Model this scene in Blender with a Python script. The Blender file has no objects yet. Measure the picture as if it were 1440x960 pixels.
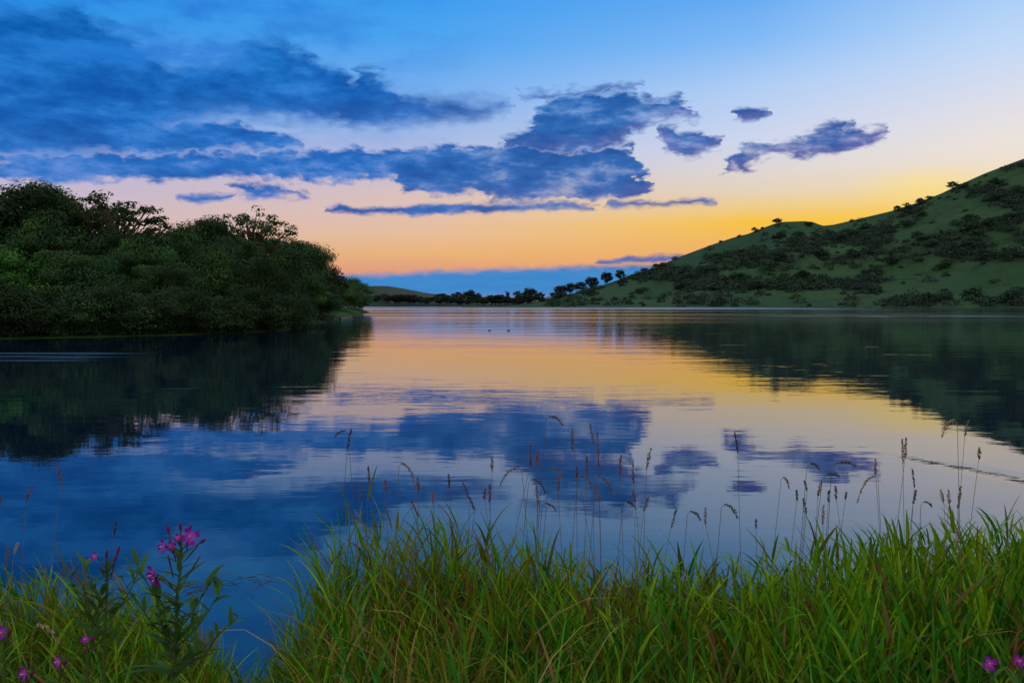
import bpy, math, random
import numpy as np
from mathutils import Vector

SC = bpy.context.scene
COL = SC.collection
rng = np.random.default_rng(7)
random.seed(7)
R = math.radians

# ------------------------------------------------------------------ camera
F = 1165.0                      # focal length in pixels of a 1440 px wide frame
EYE = np.array([0.0, 0.0, 2.2])
HOR = 426.0
PITCH = math.atan((480 - HOR) / F)
cam_d = bpy.data.cameras.new('camera')
cam = bpy.data.objects.new('camera', cam_d)
COL.objects.link(cam)
cam.location = EYE
cam.rotation_euler = (R(90) - PITCH, 0, 0)
cam_d.sensor_width = 36
cam_d.lens = 36 * F / 1440
cam_d.clip_start = 0.05
cam_d.clip_end = 40000
SC.camera = cam
cp, sp = math.cos(PITCH), math.sin(PITCH)


def ray(px, py):
    """world direction (forward component 1 along the level axis is not forced)"""
    u = (px - 720) / F
    v = (480 - py) / F
    return np.array([u, cp + v * sp, -sp + v * cp])


def azel(px, py):
    d = ray(px, py)
    return math.degrees(math.atan2(d[0], d[1])), math.degrees(math.atan2(d[2], math.hypot(d[0], d[1])))


def at(px, py, y):
    """world point seen at (px,py) whose world y is y"""
    d = ray(px, py)
    return EYE + d * (y / d[1])


def on_water(px, py):
    d = ray(px, py)
    return EYE + d * (-EYE[2] / d[2])


# ------------------------------------------------------------------ helpers
def tag(o, label=None, cat=None, group=None, kind=None):
    if label: o['label'] = label
    if cat: o['category'] = cat
    if group: o['group'] = group
    if kind: o['kind'] = kind
    return o


class MB:
    def __init__(self):
        self.v, self.f, self.c, self.n = [], [], [], 0

    def add(self, v, f, c=None):
        v = np.asarray(v, float).reshape(-1, 3)
        f = np.asarray(f, int)
        self.v.append(v)
        self.f.append(f + self.n)
        if c is None: c = np.ones((len(v), 3))
        c = np.asarray(c, float)
        if c.ndim == 1: c = np.tile(c, (len(v), 1))
        self.c.append(c)
        self.n += len(v)

    def mesh(self, name, mat, smooth=True):
        me = bpy.data.meshes.new(name)
        V = np.concatenate(self.v)
        C = np.concatenate(self.c)
        loops = np.concatenate([f.reshape(-1) for f in self.f])
        tot = np.concatenate([np.full(len(f), f.shape[1]) for f in self.f])
        me.vertices.add(len(V)); me.vertices.foreach_set('co', V.reshape(-1).astype(np.float32))
        me.loops.add(len(loops)); me.loops.foreach_set('vertex_index', loops.astype(np.int32))
        me.polygons.add(len(tot))
        me.polygons.foreach_set('loop_start', np.concatenate([[0], np.cumsum(tot)[:-1]]).astype(np.int32))
        me.polygons.foreach_set('loop_total', tot.astype(np.int32))
        me.polygons.foreach_set('use_smooth', np.full(len(tot), smooth))
        me.update(calc_edges=True)
        a = me.color_attributes.new('tint', 'FLOAT_COLOR', 'POINT')
        a.data.foreach_set('color', np.concatenate([C, np.ones((len(C), 1))], 1).reshape(-1).astype(np.float32))
        me.materials.append(mat)
        return me

    def build(self, name, mat, parent=None, smooth=True):
        return link(name, self.mesh(name, mat, smooth), parent)


def link(name, data, parent=None):
    o = bpy.data.objects.new(name, data)
    COL.objects.link(o)
    if parent: o.parent = parent
    return o


def empty(name, loc, rz=0, s=(1, 1, 1)):
    o = bpy.data.objects.new(name, None)
    COL.objects.link(o)
    o.location = [float(a) for a in loc]; o.rotation_euler = (0, 0, rz); o.scale = s
    o.empty_display_size = 0.2
    return o


def tube(mb, pts, rad, sides=6, col=None):
    pts = np.asarray(pts, float)
    n = len(pts)
    rad = np.broadcast_to(np.asarray(rad, float), (n,))
    t = np.gradient(pts, axis=0)
    t /= np.linalg.norm(t, axis=1)[:, None] + 1e-9
    ref = np.array([1.0, 0.03, 0.02]) if abs(t[0][0]) < 0.8 else np.array([0.02, 1.0, 0.03])
    a = np.cross(t, ref); a /= np.linalg.norm(a, axis=1)[:, None] + 1e-9
    b = np.cross(t, a)
    ang = np.linspace(0, 2 * math.pi, sides, endpoint=False)
    ring = pts[:, None] + rad[:, None, None] * (np.cos(ang)[None, :, None] * a[:, None] + np.sin(ang)[None, :, None] * b[:, None])
    i = np.arange(n - 1)[:, None] * sides
    j = np.arange(sides)[None]
    k = (j + 1) % sides
    f = np.stack([i + j, i + k, i + sides + k, i + sides + j], -1).reshape(-1, 4)
    mb.add(ring.reshape(-1, 3), f, col)


def hash2(ix, iy, seed):
    h = (ix.astype(np.int64) * 374761393 + iy.astype(np.int64) * 668265263 + seed * 974634777) & 0xffffffff
    h = ((h ^ (h >> 13)) * 1274126177) & 0xffffffff
    return ((h ^ (h >> 16)) & 0xffff) / 65535.0


def vnoise(x, y, seed=0):
    x = np.asarray(x, float); y = np.asarray(y, float)
    ix, iy = np.floor(x), np.floor(y)
    fx, fy = x - ix, y - iy
    fx = fx * fx * (3 - 2 * fx); fy = fy * fy * (3 - 2 * fy)
    a = hash2(ix, iy, seed); b = hash2(ix + 1, iy, seed)
    c = hash2(ix, iy + 1, seed); d = hash2(ix + 1, iy + 1, seed)
    return (a * (1 - fx) + b * fx) * (1 - fy) + (c * (1 - fx) + d * fx) * fy


def fbm(x, y, seed=0, o=5):
    s, a, t = 0, 0.5, 0
    for k in range(o):
        s = s + a * vnoise(np.asarray(x) * 2 ** k, np.asarray(y) * 2 ** k, seed + k)
        t += a; a *= 0.5
    return s / t - 0.5


# ------------------------------------------------------------------ node helper
class NT:
    def __init__(self, tree):
        self.t = tree
        tree.nodes.clear()

    def n(self, typ, **kw):
        nd = self.t.nodes.new(typ)
        for k, v in kw.items(): setattr(nd, k, v)
        return nd

    def put(self, sock, v):
        if isinstance(v, bpy.types.NodeSocket): self.t.links.new(v, sock)
        elif v is not None: sock.default_value = v

    def m(self, op, a, b=None, c=None, clamp=False):
        nd = self.n('ShaderNodeMath', operation=op, use_clamp=clamp)
        self.put(nd.inputs[0], a)
        if b is not None: self.put(nd.inputs[1], b)
        if c is not None: self.put(nd.inputs[2], c)
        return nd.outputs[0]

    def rng(self, v, a, b, c=0.0, d=1.0, smooth=True):
        nd = self.n('ShaderNodeMapRange', interpolation_type='SMOOTHSTEP' if smooth else 'LINEAR')
        for i, x in enumerate((v, a, b, c, d)): self.put(nd.inputs[i], x)
        return nd.outputs[0]

    def mix(self, f, a, b, blend='MIX'):
        nd = self.n('ShaderNodeMix', data_type='RGBA', blend_type=blend)
        self.put(nd.inputs[0], f)
        self.put(nd.inputs[6], a if isinstance(a, bpy.types.NodeSocket) else (*a, 1))
        self.put(nd.inputs[7], b if isinstance(b, bpy.types.NodeSocket) else (*b, 1))
        return nd.outputs[2]

    def xyz(self, x, y, z):
        nd = self.n('ShaderNodeCombineXYZ')
        for i, v in enumerate((x, y, z)): self.put(nd.inputs[i], v)
        return nd.outputs[0]

    def noise(self, vec, scale, detail=4, rough=0.55, dist=0.0, dims='3D'):
        nd = self.n('ShaderNodeTexNoise', noise_dimensions=dims)
        self.put(nd.inputs['Vector'], vec)
        nd.inputs['Scale'].default_value = scale
        nd.inputs['Detail'].default_value = detail
        nd.inputs['Roughness'].default_value = rough
        nd.inputs['Distortion'].default_value = dist
        return nd.outputs[0]

    def ramp(self, fac, stops):
        nd = self.n('ShaderNodeValToRGB')
        e = nd.color_ramp.elements
        while len(e) < len(stops): e.new(0.5)
        for k, (p, c) in enumerate(stops):
            e[k].position = p; e[k].color = (*c, 1)
        self.put(nd.inputs[0], fac)
        return nd.outputs[0]


def srgb(r, g, b):
    f = lambda c: (c / 12.92 if c <= 0.04045 else ((c + 0.055) / 1.055) ** 2.4)
    return (f(r / 255), f(g / 255), f(b / 255))


# ------------------------------------------------------------------ world (sunset sky with clouds)
SUN_AZ, SUN_EL = 26.0, 4.0
w = bpy.data.worlds.new('World'); SC.world = w; w.use_nodes = True
T = NT(w.node_tree)
tc = T.n('ShaderNodeTexCoord')
sep = T.n('ShaderNodeSeparateXYZ'); T.put(sep.inputs[0], tc.outputs['Generated'])
X, Y, Z = sep.outputs
az = T.m('DEGREES', T.m('ARCTAN2', X, Y))
el = T.m('DEGREES', T.m('ARCSINE', Z))
AZ0, AZ1, EL0, EL1 = -48.0, 48.0, -2.0, 30.0


def el_of(px, row): return azel(px, row)[1]


def sky_column(px, stops):
    st = sorted(((el_of(px, r) - EL0) / (EL1 - EL0), srgb(*c)) for r, c in stops)
    return T.ramp(T.rng(el, EL0, EL1, smooth=False), st)


c0 = sky_column(0, [(-140, (20, 120, 215)), (0, (40, 145, 230)), (100, (95, 165, 235)), (200, (150, 175, 225)), (240, (185, 182, 215)),
                    (300, (205, 185, 195)), (350, (222, 178, 150)), (385, (215, 150, 120)), (430, (200, 140, 120))])
c1 = sky_column(600, [(-140, (40, 135, 225)), (0, (62, 158, 240)), (60, (80, 165, 240)), (120, (115, 175, 240)), (180, (155, 185, 232)),
                      (230, (190, 190, 220)), (270, (218, 193, 190)), (300, (227, 192, 174)), (330, (231, 189, 152)), (355, (234, 180, 122)),
                      (378, (227, 160, 124)), (430, (205, 140, 130))])
c2 = sky_column(1058, [(-140, (70, 150, 235)), (0, (105, 172, 242)), (60, (132, 187, 246)), (120, (175, 205, 245)), (200, (207, 215, 237)),
                       (240, (222, 215, 210)), (268, (229, 210, 186)), (288, (237, 206, 144)), (312, (247, 196, 66)), (350, (240, 178, 100)), (430, (240, 160, 90))])
c3 = sky_column(1408, [(-140, (120, 180, 245)), (0, (172, 207, 247)), (60, (192, 216, 247)), (100, (207, 219, 242)), (150, (224, 223, 232)),
                       (200, (236, 226, 218)), (225, (238, 224, 208)), (252, (243, 220, 178)), (285, (249, 206, 105)), (310, (250, 198, 75)), (430, (245, 170, 80))])
a0, a1, a2, a3 = (azel(p, 200)[0] for p in (0, 600, 1058, 1408))
clear = T.mix(T.rng(az, a0, a1, smooth=False), c0, c1)
clear = T.mix(T.rng(az, a1, a2, smooth=False), clear, c2)
clear = T.mix(T.rng(az, a2, a3, smooth=False), clear, c3)
# glow over the place where the sun has gone down
ga, ge = azel(1300, 262)
gd = T.m('SQRT', T.m('ADD', T.m('POWER', T.m('DIVIDE', T.m('SUBTRACT', az, ga), 5.0), 2.0), T.m('POWER', T.m('DIVIDE', T.m('SUBTRACT', el, ge), 1.6), 2.0)))
clear = T.mix(T.m('MULTIPLY', T.rng(gd, 1.0, 0.0), 0.45), clear, srgb(255, 226, 105))

# cloud outlines: (px, top row, bottom row) runs; several runs share a layer where they do not overlap
A1 = [(-330, 60, 222), (-150, 30, 220), (0, 8, 214), (60, 16, 214), (110, 10, 212), (170, 44, 209), (205, 74, 205), (225, 90, 180), (260, 93, 160), (320, 88, 152),
      (348, 62, 155), (400, 58, 158), (440, 82, 162), (510, 90, 170), (500, 118, 171), (560, 133, 171), (610, 139, 166), (660, 142, 160), (695, 140, 154), (716, 147, 150)]
A2 = [(120, 184, 208), (200, 176, 209), (280, 168, 208), (330, 168, 207), (370, 182, 206), (400, 191, 204), (432, 196, 200)]
B = [(-330, 222, 262), (-60, 222, 252), (0, 216, 246), (60, 212, 247), (180, 215, 246), (240, 212, 249), (310, 213, 242), (350, 214, 246), (420, 210, 249), (480, 208, 251),
     (520, 210, 250), (545, 209, 243), (570, 204, 258), (600, 203, 268), (640, 199, 267), (680, 208, 270), (715, 204, 278), (730, 203, 280), (760, 206, 274), (790, 206, 276), (850, 205, 273),
     (885, 206, 271), (905, 238, 266), (918, 248, 256)]
CU = [(712, 192, 202), (722, 184, 206), (745, 172, 207), (752, 160, 207), (764, 141, 207), (790, 131, 206), (850, 131, 204), (880, 133, 196), (893, 135, 176), (925, 138, 166), (958, 132, 160), (972, 139, 156), (984, 152, 158)]
D = [(1021, 159, 163), (1035, 153, 167), (1055, 153, 168), (1070, 155, 165), (1082, 158, 161)]
E = [(922, 178, 186), (945, 175, 205), (962, 182, 216), (980, 183, 215), (1000, 188, 209), (1013, 193, 199)]
Fc = [(1018, 231, 235), (1034, 212, 234), (1046, 200, 232), (1060, 200, 228), (1076, 204, 216), (1086, 196, 213), (1118, 192, 214), (1145, 179, 213), (1166, 170, 211), (1186, 173, 207), (1202, 177, 200), (1230, 177, 190), (1249, 180, 183)]
G = [(452, 292, 294), (480, 288, 297), (520, 290, 298), (600, 287, 299), (700, 284, 296), (780, 284, 293), (838, 288, 291)]
H = [(848, 284, 287), (870, 281, 288), (930, 284, 288), (1000, 279, 286), (1011, 281, 284)]
I1 = [(250, 275, 277), (285, 271, 280), (322, 274, 278)]
I2 = [(318, 262, 266), (345, 257, 272), (390, 262, 272), (440, 268, 270)]
CW = [(733, 128, 131), (760, 124, 131), (800, 124, 130), (850, 120, 127), (892, 119, 122)]
K = [(836, 368, 370), (870, 361, 368), (910, 359, 366), (950, 357, 363), (990, 356, 359)]
J = [(-330, 392, 440), (0, 390, 440), (400, 386, 440), (500, 387, 440), (560, 385, 440), (620, 382, 440), (700, 378, 440), (800, 375, 440), (870, 373, 440), (930, 372, 440), (1010, 392, 440), (1100, 400, 440)]
LAYERS = [([K, D], 0.25, 0.2), ([A1], 0.95, 0.42), ([A2, CU], 0.5, 0.62), ([B, Fc], 0.42, 0.60), ([I1, G, H], 0.3, 0.26), ([I2, CW, E], 0.5, 0.5), ([J], 0.42, 0.20)]

# soft-edged wobble of the outlines
nv = T.xyz(T.m('MULTIPLY', az, 0.20), T.m('MULTIPLY', el, 0.55), 0.0)
n1 = T.noise(nv, 1.0, 8, 0.62)
n2 = T.noise(T.xyz(T.m('MULTIPLY', az, 0.75), T.m('MULTIPLY', el, 1.6), 3.7), 1.0, 5, 0.6)
wob = T.m('ADD', T.m('MULTIPLY', T.m('SUBTRACT', n1, 0.5), 2.2), T.m('MULTIPLY', T.m('SUBTRACT', n2, 0.5), 1.5))
n3 = T.noise(T.xyz(T.m('MULTIPLY', az, 0.10), T.m('MULTIPLY', el, 1.9), 6.1), 1.0, 4, 0.55)
vor = T.n('ShaderNodeTexVoronoi', feature='SMOOTH_F1', voronoi_dimensions='2D')
T.put(vor.inputs['Vector'], T.xyz(T.m('ADD', T.m('MULTIPLY', az, 0.62), T.m('MULTIPLY', n2, 1.2)), T.m('ADD', T.m('MULTIPLY', el, 1.25), T.m('MULTIPLY', n1, 1.0)), 0.0))
vor.inputs['Scale'].default_value = 1.0; vor.inputs['Smoothness'].default_value = 0.25
vor.inputs['Detail'].default_value = 2.0; vor.inputs['Roughness'].default_value = 0.5
puff = T.m('SUBTRACT', vor.outputs['Distance'], 0.45)
wob = T.m('ADD', wob, T.m('MULTIPLY', puff, 1.1))
az_w = T.m('ADD', T.m('ADD', az, T.m('MULTIPLY', T.m('SUBTRACT', n2, 0.5), 3.2)), T.m('MULTIPLY', T.m('SUBTRACT', n3, 0.5), 1.6))
uin = T.rng(az_w, AZ0, AZ1, smooth=False)


def curve(pts):
    nd = T.n('ShaderNodeFloatCurve')
    cm = nd.mapping; cm.use_clip = False
    c = cm.curves[0]
    while len(c.points) > 2: c.points.remove(c.points[1])
    c.points[0].location = pts[0]; c.points[1].location = pts[-1]
    for p in pts[1:-1]: c.points.new(*p)
    for p in c.points: p.handle_type = 'VECTOR'
    cm.update()
    T.put(nd.inputs['Value'], uin)
    nd.inputs['Factor'].default_value = 1
    return nd.outputs[0]


dens = None
edge_b = None
for runs, soft, amp in LAYERS:
    top, bot = [(0.0, 0.3)], [(0.0, 0.32)]
    for run in runs:
        pts = []
        for (px, rt, rb) in run:
            ta, te = azel(px, rt); ba, be = azel(px, rb)
            pts.append((((ta - AZ0) / (AZ1 - AZ0)), (te - EL0) / (EL1 - EL0), (be - EL0) / (EL1 - EL0)))
        pts.sort()
        m0 = (pts[0][1] + pts[0][2]) / 2; m1 = (pts[-1][1] + pts[-1][2]) / 2
        if pts[0][0] > 0.03:
            top += [(pts[0][0] - 0.002, m0 - 0.03)]; bot += [(pts[0][0] - 0.002, m0 + 0.03)]
        else:
            top, bot = [(0.0, pts[0][1])], [(0.0, pts[0][2])]
        top += [(p[0], p[1]) for p in pts]; bot += [(p[0], p[2]) for p in pts]
        top += [(pts[-1][0] + 0.002, m1 - 0.03)]; bot += [(pts[-1][0] + 0.002, m1 + 0.03)]
    top += [(1.0, 0.3)]; bot += [(1.0, 0.34)]
    v = T.rng(T.m('ADD', el, T.m('MULTIPLY', wob, amp)), EL0, EL1, smooth=False)
    s = soft / (EL1 - EL0)
    dt = T.m('SUBTRACT', curve(top), v)
    db = T.m('SUBTRACT', v, curve(bot))
    d = T.rng(T.m('MINIMUM', dt, db), -0.85 * s, 0.6 * s)
    eb = T.rng(db, 2.2 * s, 0.0)
    core = T.m('MULTIPLY', d, T.m('SUBTRACT', 1.0, eb))
    if dens is None: dens, inner = d, core
    else:
        inner = T.m('MAXIMUM', inner, core)
        dens = T.m('MAXIMUM', dens, d)
edge_b = T.m('SUBTRACT', dens, inner, clamp=True)
# thin wisps in the body of the clouds
tex = T.noise(T.xyz(T.m('MULTIPLY', az, 0.16), T.m('MULTIPLY', el, 0.42), 9.0), 1.0, 7, 0.6)
tex2 = T.noise(T.xyz(T.m('MULTIPLY', az, 0.55), T.m('MULTIPLY', el, 1.5), 5.0), 1.0, 5, 0.6)
body = T.rng(T.m('ADD', T.m('MULTIPLY', tex, 0.7), T.m('MULTIPLY', tex2, 0.3)), 0.36, 0.64)
cl_l = T.mix(body, srgb(3, 82, 166), srgb(34, 122, 210))
cl_c = T.mix(body, srgb(8, 78, 156), srgb(52, 118, 194))
cl_r = T.mix(body, srgb(28, 78, 156), srgb(54, 98, 174))
cc = T.mix(T.rng(az, azel(450, 200)[0], azel(760, 200)[0]), cl_l, cl_c)
cc = T.mix(T.rng(az, azel(850, 200)[0], azel(1120, 200)[0]), cc, cl_r)
pink = T.mix(T.rng(az, azel(300, 200)[0], azel(1150, 200)[0]), srgb(90, 130, 205), srgb(168, 132, 186))
cc = T.mix(T.m('MULTIPLY', edge_b, T.rng(az, -25.0, 22.0, 0.05, 0.24)), cc, pink)
low = T.rng(el, 2.9, 2.1)
bank = T.mix(T.noise(T.xyz(T.m('MULTIPLY', az, 0.25), T.m('MULTIPLY', el, 1.6), 2.0), 1.0, 5), srgb(22, 124, 200), srgb(66, 146, 208))
bank = T.mix(T.rng(el, 0.9, 0.1), bank, srgb(120, 130, 190))
cc = T.mix(low, cc, bank)
hole = T.rng(T.m('ADD', T.m('MULTIPLY', tex, 0.65), T.m('MULTIPLY', tex2, 0.35)), 0.49, 0.72, 1.0, T.rng(az, -18.0, 2.0, 0.66, 0.30))
dens = T.m('MULTIPLY', dens, T.m('MAXIMUM', hole, low))
veil = T.m('MULTIPLY', T.rng(tex, 0.42, 0.66), T.m('MULTIPLY', T.rng(az, 4.0, -26.0), 0.85))
clear = T.mix(T.m('MULTIPLY', veil, T.rng(el, 8.0, 14.0)), clear, srgb(40, 118, 212))
front = T.mix(T.m('MULTIPLY', dens, 0.97), clear, cc)
# the rest of the sky, overhead and behind the camera
sky = T.n('ShaderNodeTexSky', sky_type='NISHITA')
sky.sun_disc = False
sky.sun_elevation = R(SUN_EL); sky.sun_rotation = R(SUN_AZ)
sky.air_density = 1.0; sky.dust_density = 1.5; sky.ozone_density = 1.0
rest = T.mix(1.0, sky.outputs[0], (0.10, 0.10, 0.10), 'MULTIPLY')
rest = T.mix(1.0, rest, (0.80, 0.78, 0.68), 'ADD')  # even warm fill, added so the unseen sky brightens the grass
fmask = T.m('MULTIPLY', T.rng(el, 48.0, 29.0), T.rng(T.m('ABSOLUTE', az), 85.0, 50.0))
final = T.mix(fmask, rest, front)
bg = T.n('ShaderNodeBackground'); T.put(bg.inputs[0], final); bg.inputs[1].default_value = 1.0
wo = T.n('ShaderNodeOutputWorld'); T.t.links.new(bg.outputs[0], wo.inputs[0])

sun_d = bpy.data.lights.new('sun', 'SUN')
sun_d.energy = 2.0; sun_d.angle = R(0.6); sun_d.color = (1.0, 0.78, 0.5)
sun = bpy.data.objects.new('sun', sun_d); COL.objects.link(sun)
sdir = Vector((math.sin(R(SUN_AZ)) * math.cos(R(SUN_EL)), math.cos(R(SUN_AZ)) * math.cos(R(SUN_EL)), math.sin(R(SUN_EL))))
sun.rotation_euler = sdir.to_track_quat('Z', 'Y').to_euler()
sun.location = (0, 0, 60)

vs = SC.view_settings
vs.view_transform = 'Standard'; vs.look = 'None'; vs.exposure = 0; vs.gamma = 1; vs.use_curve_mapping = False


# ------------------------------------------------------------------ materials
def new_mat(name):
    m = bpy.data.materials.new(name); m.use_nodes = True
    return m, NT(m.node_tree)


def finish(N, shader, m):
    o = N.n('ShaderNodeOutputMaterial'); N.t.links.new(shader, o.inputs['Surface'])
    return m


def principled(N, col, rough=0.7, spec=0.3, normal=None):
    p = N.n('ShaderNodeBsdfPrincipled')
    N.put(p.inputs['Base Color'], col if isinstance(col, bpy.types.NodeSocket) else (*col, 1))
    N.put(p.inputs['Roughness'], rough)
    N.put(p.inputs['Specular IOR Level'], spec)
    if normal is not None: N.put(p.inputs['Normal'], normal)
    return p


def leafy(name, a, b, trans=0.35, rough=0.6, rnd=0.35, nscale=0.5):
    m, N = new_mat(name)
    att = N.n('ShaderNodeAttribute', attribute_name='tint')
    oi = N.n('ShaderNodeObjectInfo')
    geo = N.n('ShaderNodeNewGeometry')
    nz = N.noise(geo.outputs['Position'], nscale, 3)
    c = N.mix(N.rng(nz, 0.35, 0.65), a, b)
    c = N.mix(1.0, c, att.outputs['Color'], 'MULTIPLY')
    hs = N.n('ShaderNodeHueSaturation')
    N.put(hs.inputs['Value'], N.rng(oi.outputs['Random'], 0, 1, 1 - rnd, 1 + rnd, False))
    N.put(hs.inputs['Hue'], N.rng(oi.outputs['Random'], 0, 1, 0.485, 0.515, False))
    N.put(hs.inputs['Color'], c)
    p = principled(N, hs.outputs[0], rough, 0.08)
    tr = N.n('ShaderNodeBsdfTranslucent'); N.put(tr.inputs[0], hs.outputs[0])
    mx = N.n('ShaderNodeMixShader'); mx.inputs[0].default_value = trans
    N.t.links.new(p.outputs[0], mx.inputs[1]); N.t.links.new(tr.outputs[0], mx.inputs[2])
    return finish(N, mx.outputs[0], m)


M_leaf = leafy('tree_leaves', (0.018, 0.052, 0.023), (0.036, 0.080, 0.024), 0.12, rnd=0.5)
M_leaf_ash = leafy('ash_leaves', (0.026, 0.055, 0.018), (0.036, 0.062, 0.02), 0.3)
M_leaf_shrub = leafy('shrub_leaves', (0.012, 0.029, 0.014), (0.023, 0.043, 0.016), 0.1)  # darker than tree leaves: shade at the wood's foot put into the colour
M_leaf_bright = leafy('bright_leaves', (0.024, 0.07, 0.014), (0.036, 0.085, 0.016), 0.2)
M_scrub = leafy('scrub_leaves', (0.017, 0.034, 0.028), (0.025, 0.046, 0.028), 0.15, nscale=0.05)
M_far = leafy('far_leaves', (0.013, 0.026, 0.024), (0.018, 0.034, 0.024), 0.15, nscale=0.05)


def bark():
    m, N = new_mat('bark')
    g = N.n('ShaderNodeNewGeometry')
    nz = N.noise(g.outputs['Position'], 6, 5)
    c = N.mix(nz, (0.03, 0.024, 0.018), (0.09, 0.075, 0.06))
    return finish(N, principled(N, c, 0.9, 0.1).outputs[0], m)


M_bark = bark()


def blade_mat(name, trans=0.45, rough=0.55):
    m, N = new_mat(name)
    att = N.n('ShaderNodeAttribute', attribute_name='tint')
    geo = N.n('ShaderNodeNewGeometry')
    nz = N.noise(geo.outputs['Position'], 30, 3)
    c = N.mix(1.0, att.outputs['Color'], N.mix(nz, (0.75, 0.75, 0.75), (1.25, 1.25, 1.25)), 'MULTIPLY')
    p = principled(N, c, rough, 0.10)
    tr = N.n('ShaderNodeBsdfTranslucent'); N.put(tr.inputs[0], c)
    mx = N.n('ShaderNodeMixShader'); mx.inputs[0].default_value = trans
    N.t.links.new(p.outputs[0], mx.inputs[1]); N.t.links.new(tr.outputs[0], mx.inputs[2])
    return finish(N, mx.outputs[0], m)


M_blade = blade_mat('grass_blades', 0.32)
M_seed = blade_mat('seed_heads', 0.3, 0.8)
M_petal = blade_mat('petals', 0.35, 0.6)


def hill_mat(name, g1, g2, g3):
    m, N = new_mat(name)
    g = N.n('ShaderNodeNewGeometry')
    P = g.outputs['Position']
    n_a = N.noise(P, 0.012, 5, 0.6)
    n_b = N.noise(P, 0.09, 6, 0.65)
    n_c = N.noise(P, 0.6, 4, 0.6)
    c = N.mix(N.rng(n_a, 0.38, 0.62), g1, g2)
    c = N.mix(N.m('MULTIPLY', N.rng(n_b, 0.48, 0.68), 0.85), c, g3)
    att = N.n('ShaderNodeAttribute', attribute_name='tint')
    c = N.mix(N.m('MULTIPLY', N.rng(N.m('ADD', att.outputs['Fac'], N.m('MULTIPLY', N.m('SUBTRACT', n_b, 0.5), 0.8)), 0.10, 0.60), 0.85), c, g3)
    c = N.mix(0.8, c, N.mix(n_c, (0.6, 0.6, 0.6), (1.4, 1.4, 1.4)), 'MULTIPLY')
    b = N.n('ShaderNodeBump'); b.inputs['Strength'].default_value = 1.0; b.inputs['Distance'].default_value = 1.2
    N.put(b.inputs['Height'], N.noise(P, 0.35, 5, 0.65))
    return finish(N, principled(N, c, 0.9, 0.1, b.outputs[0]).outputs[0], m)


M_hill = hill_mat('hill_turf', (0.018, 0.055, 0.024), (0.028, 0.068, 0.025), (0.016, 0.032, 0.019))
M_farland = hill_mat('far_turf', (0.007, 0.024, 0.016), (0.010, 0.029, 0.015), (0.006, 0.014, 0.012))
M_soil = hill_mat('bank_soil', (0.03, 0.05, 0.015), (0.045, 0.06, 0.02), (0.03, 0.022, 0.012))
M_shore = hill_mat('shore_turf', (0.025, 0.058, 0.012), (0.032, 0.062, 0.014), (0.015, 0.022, 0.009))


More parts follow.
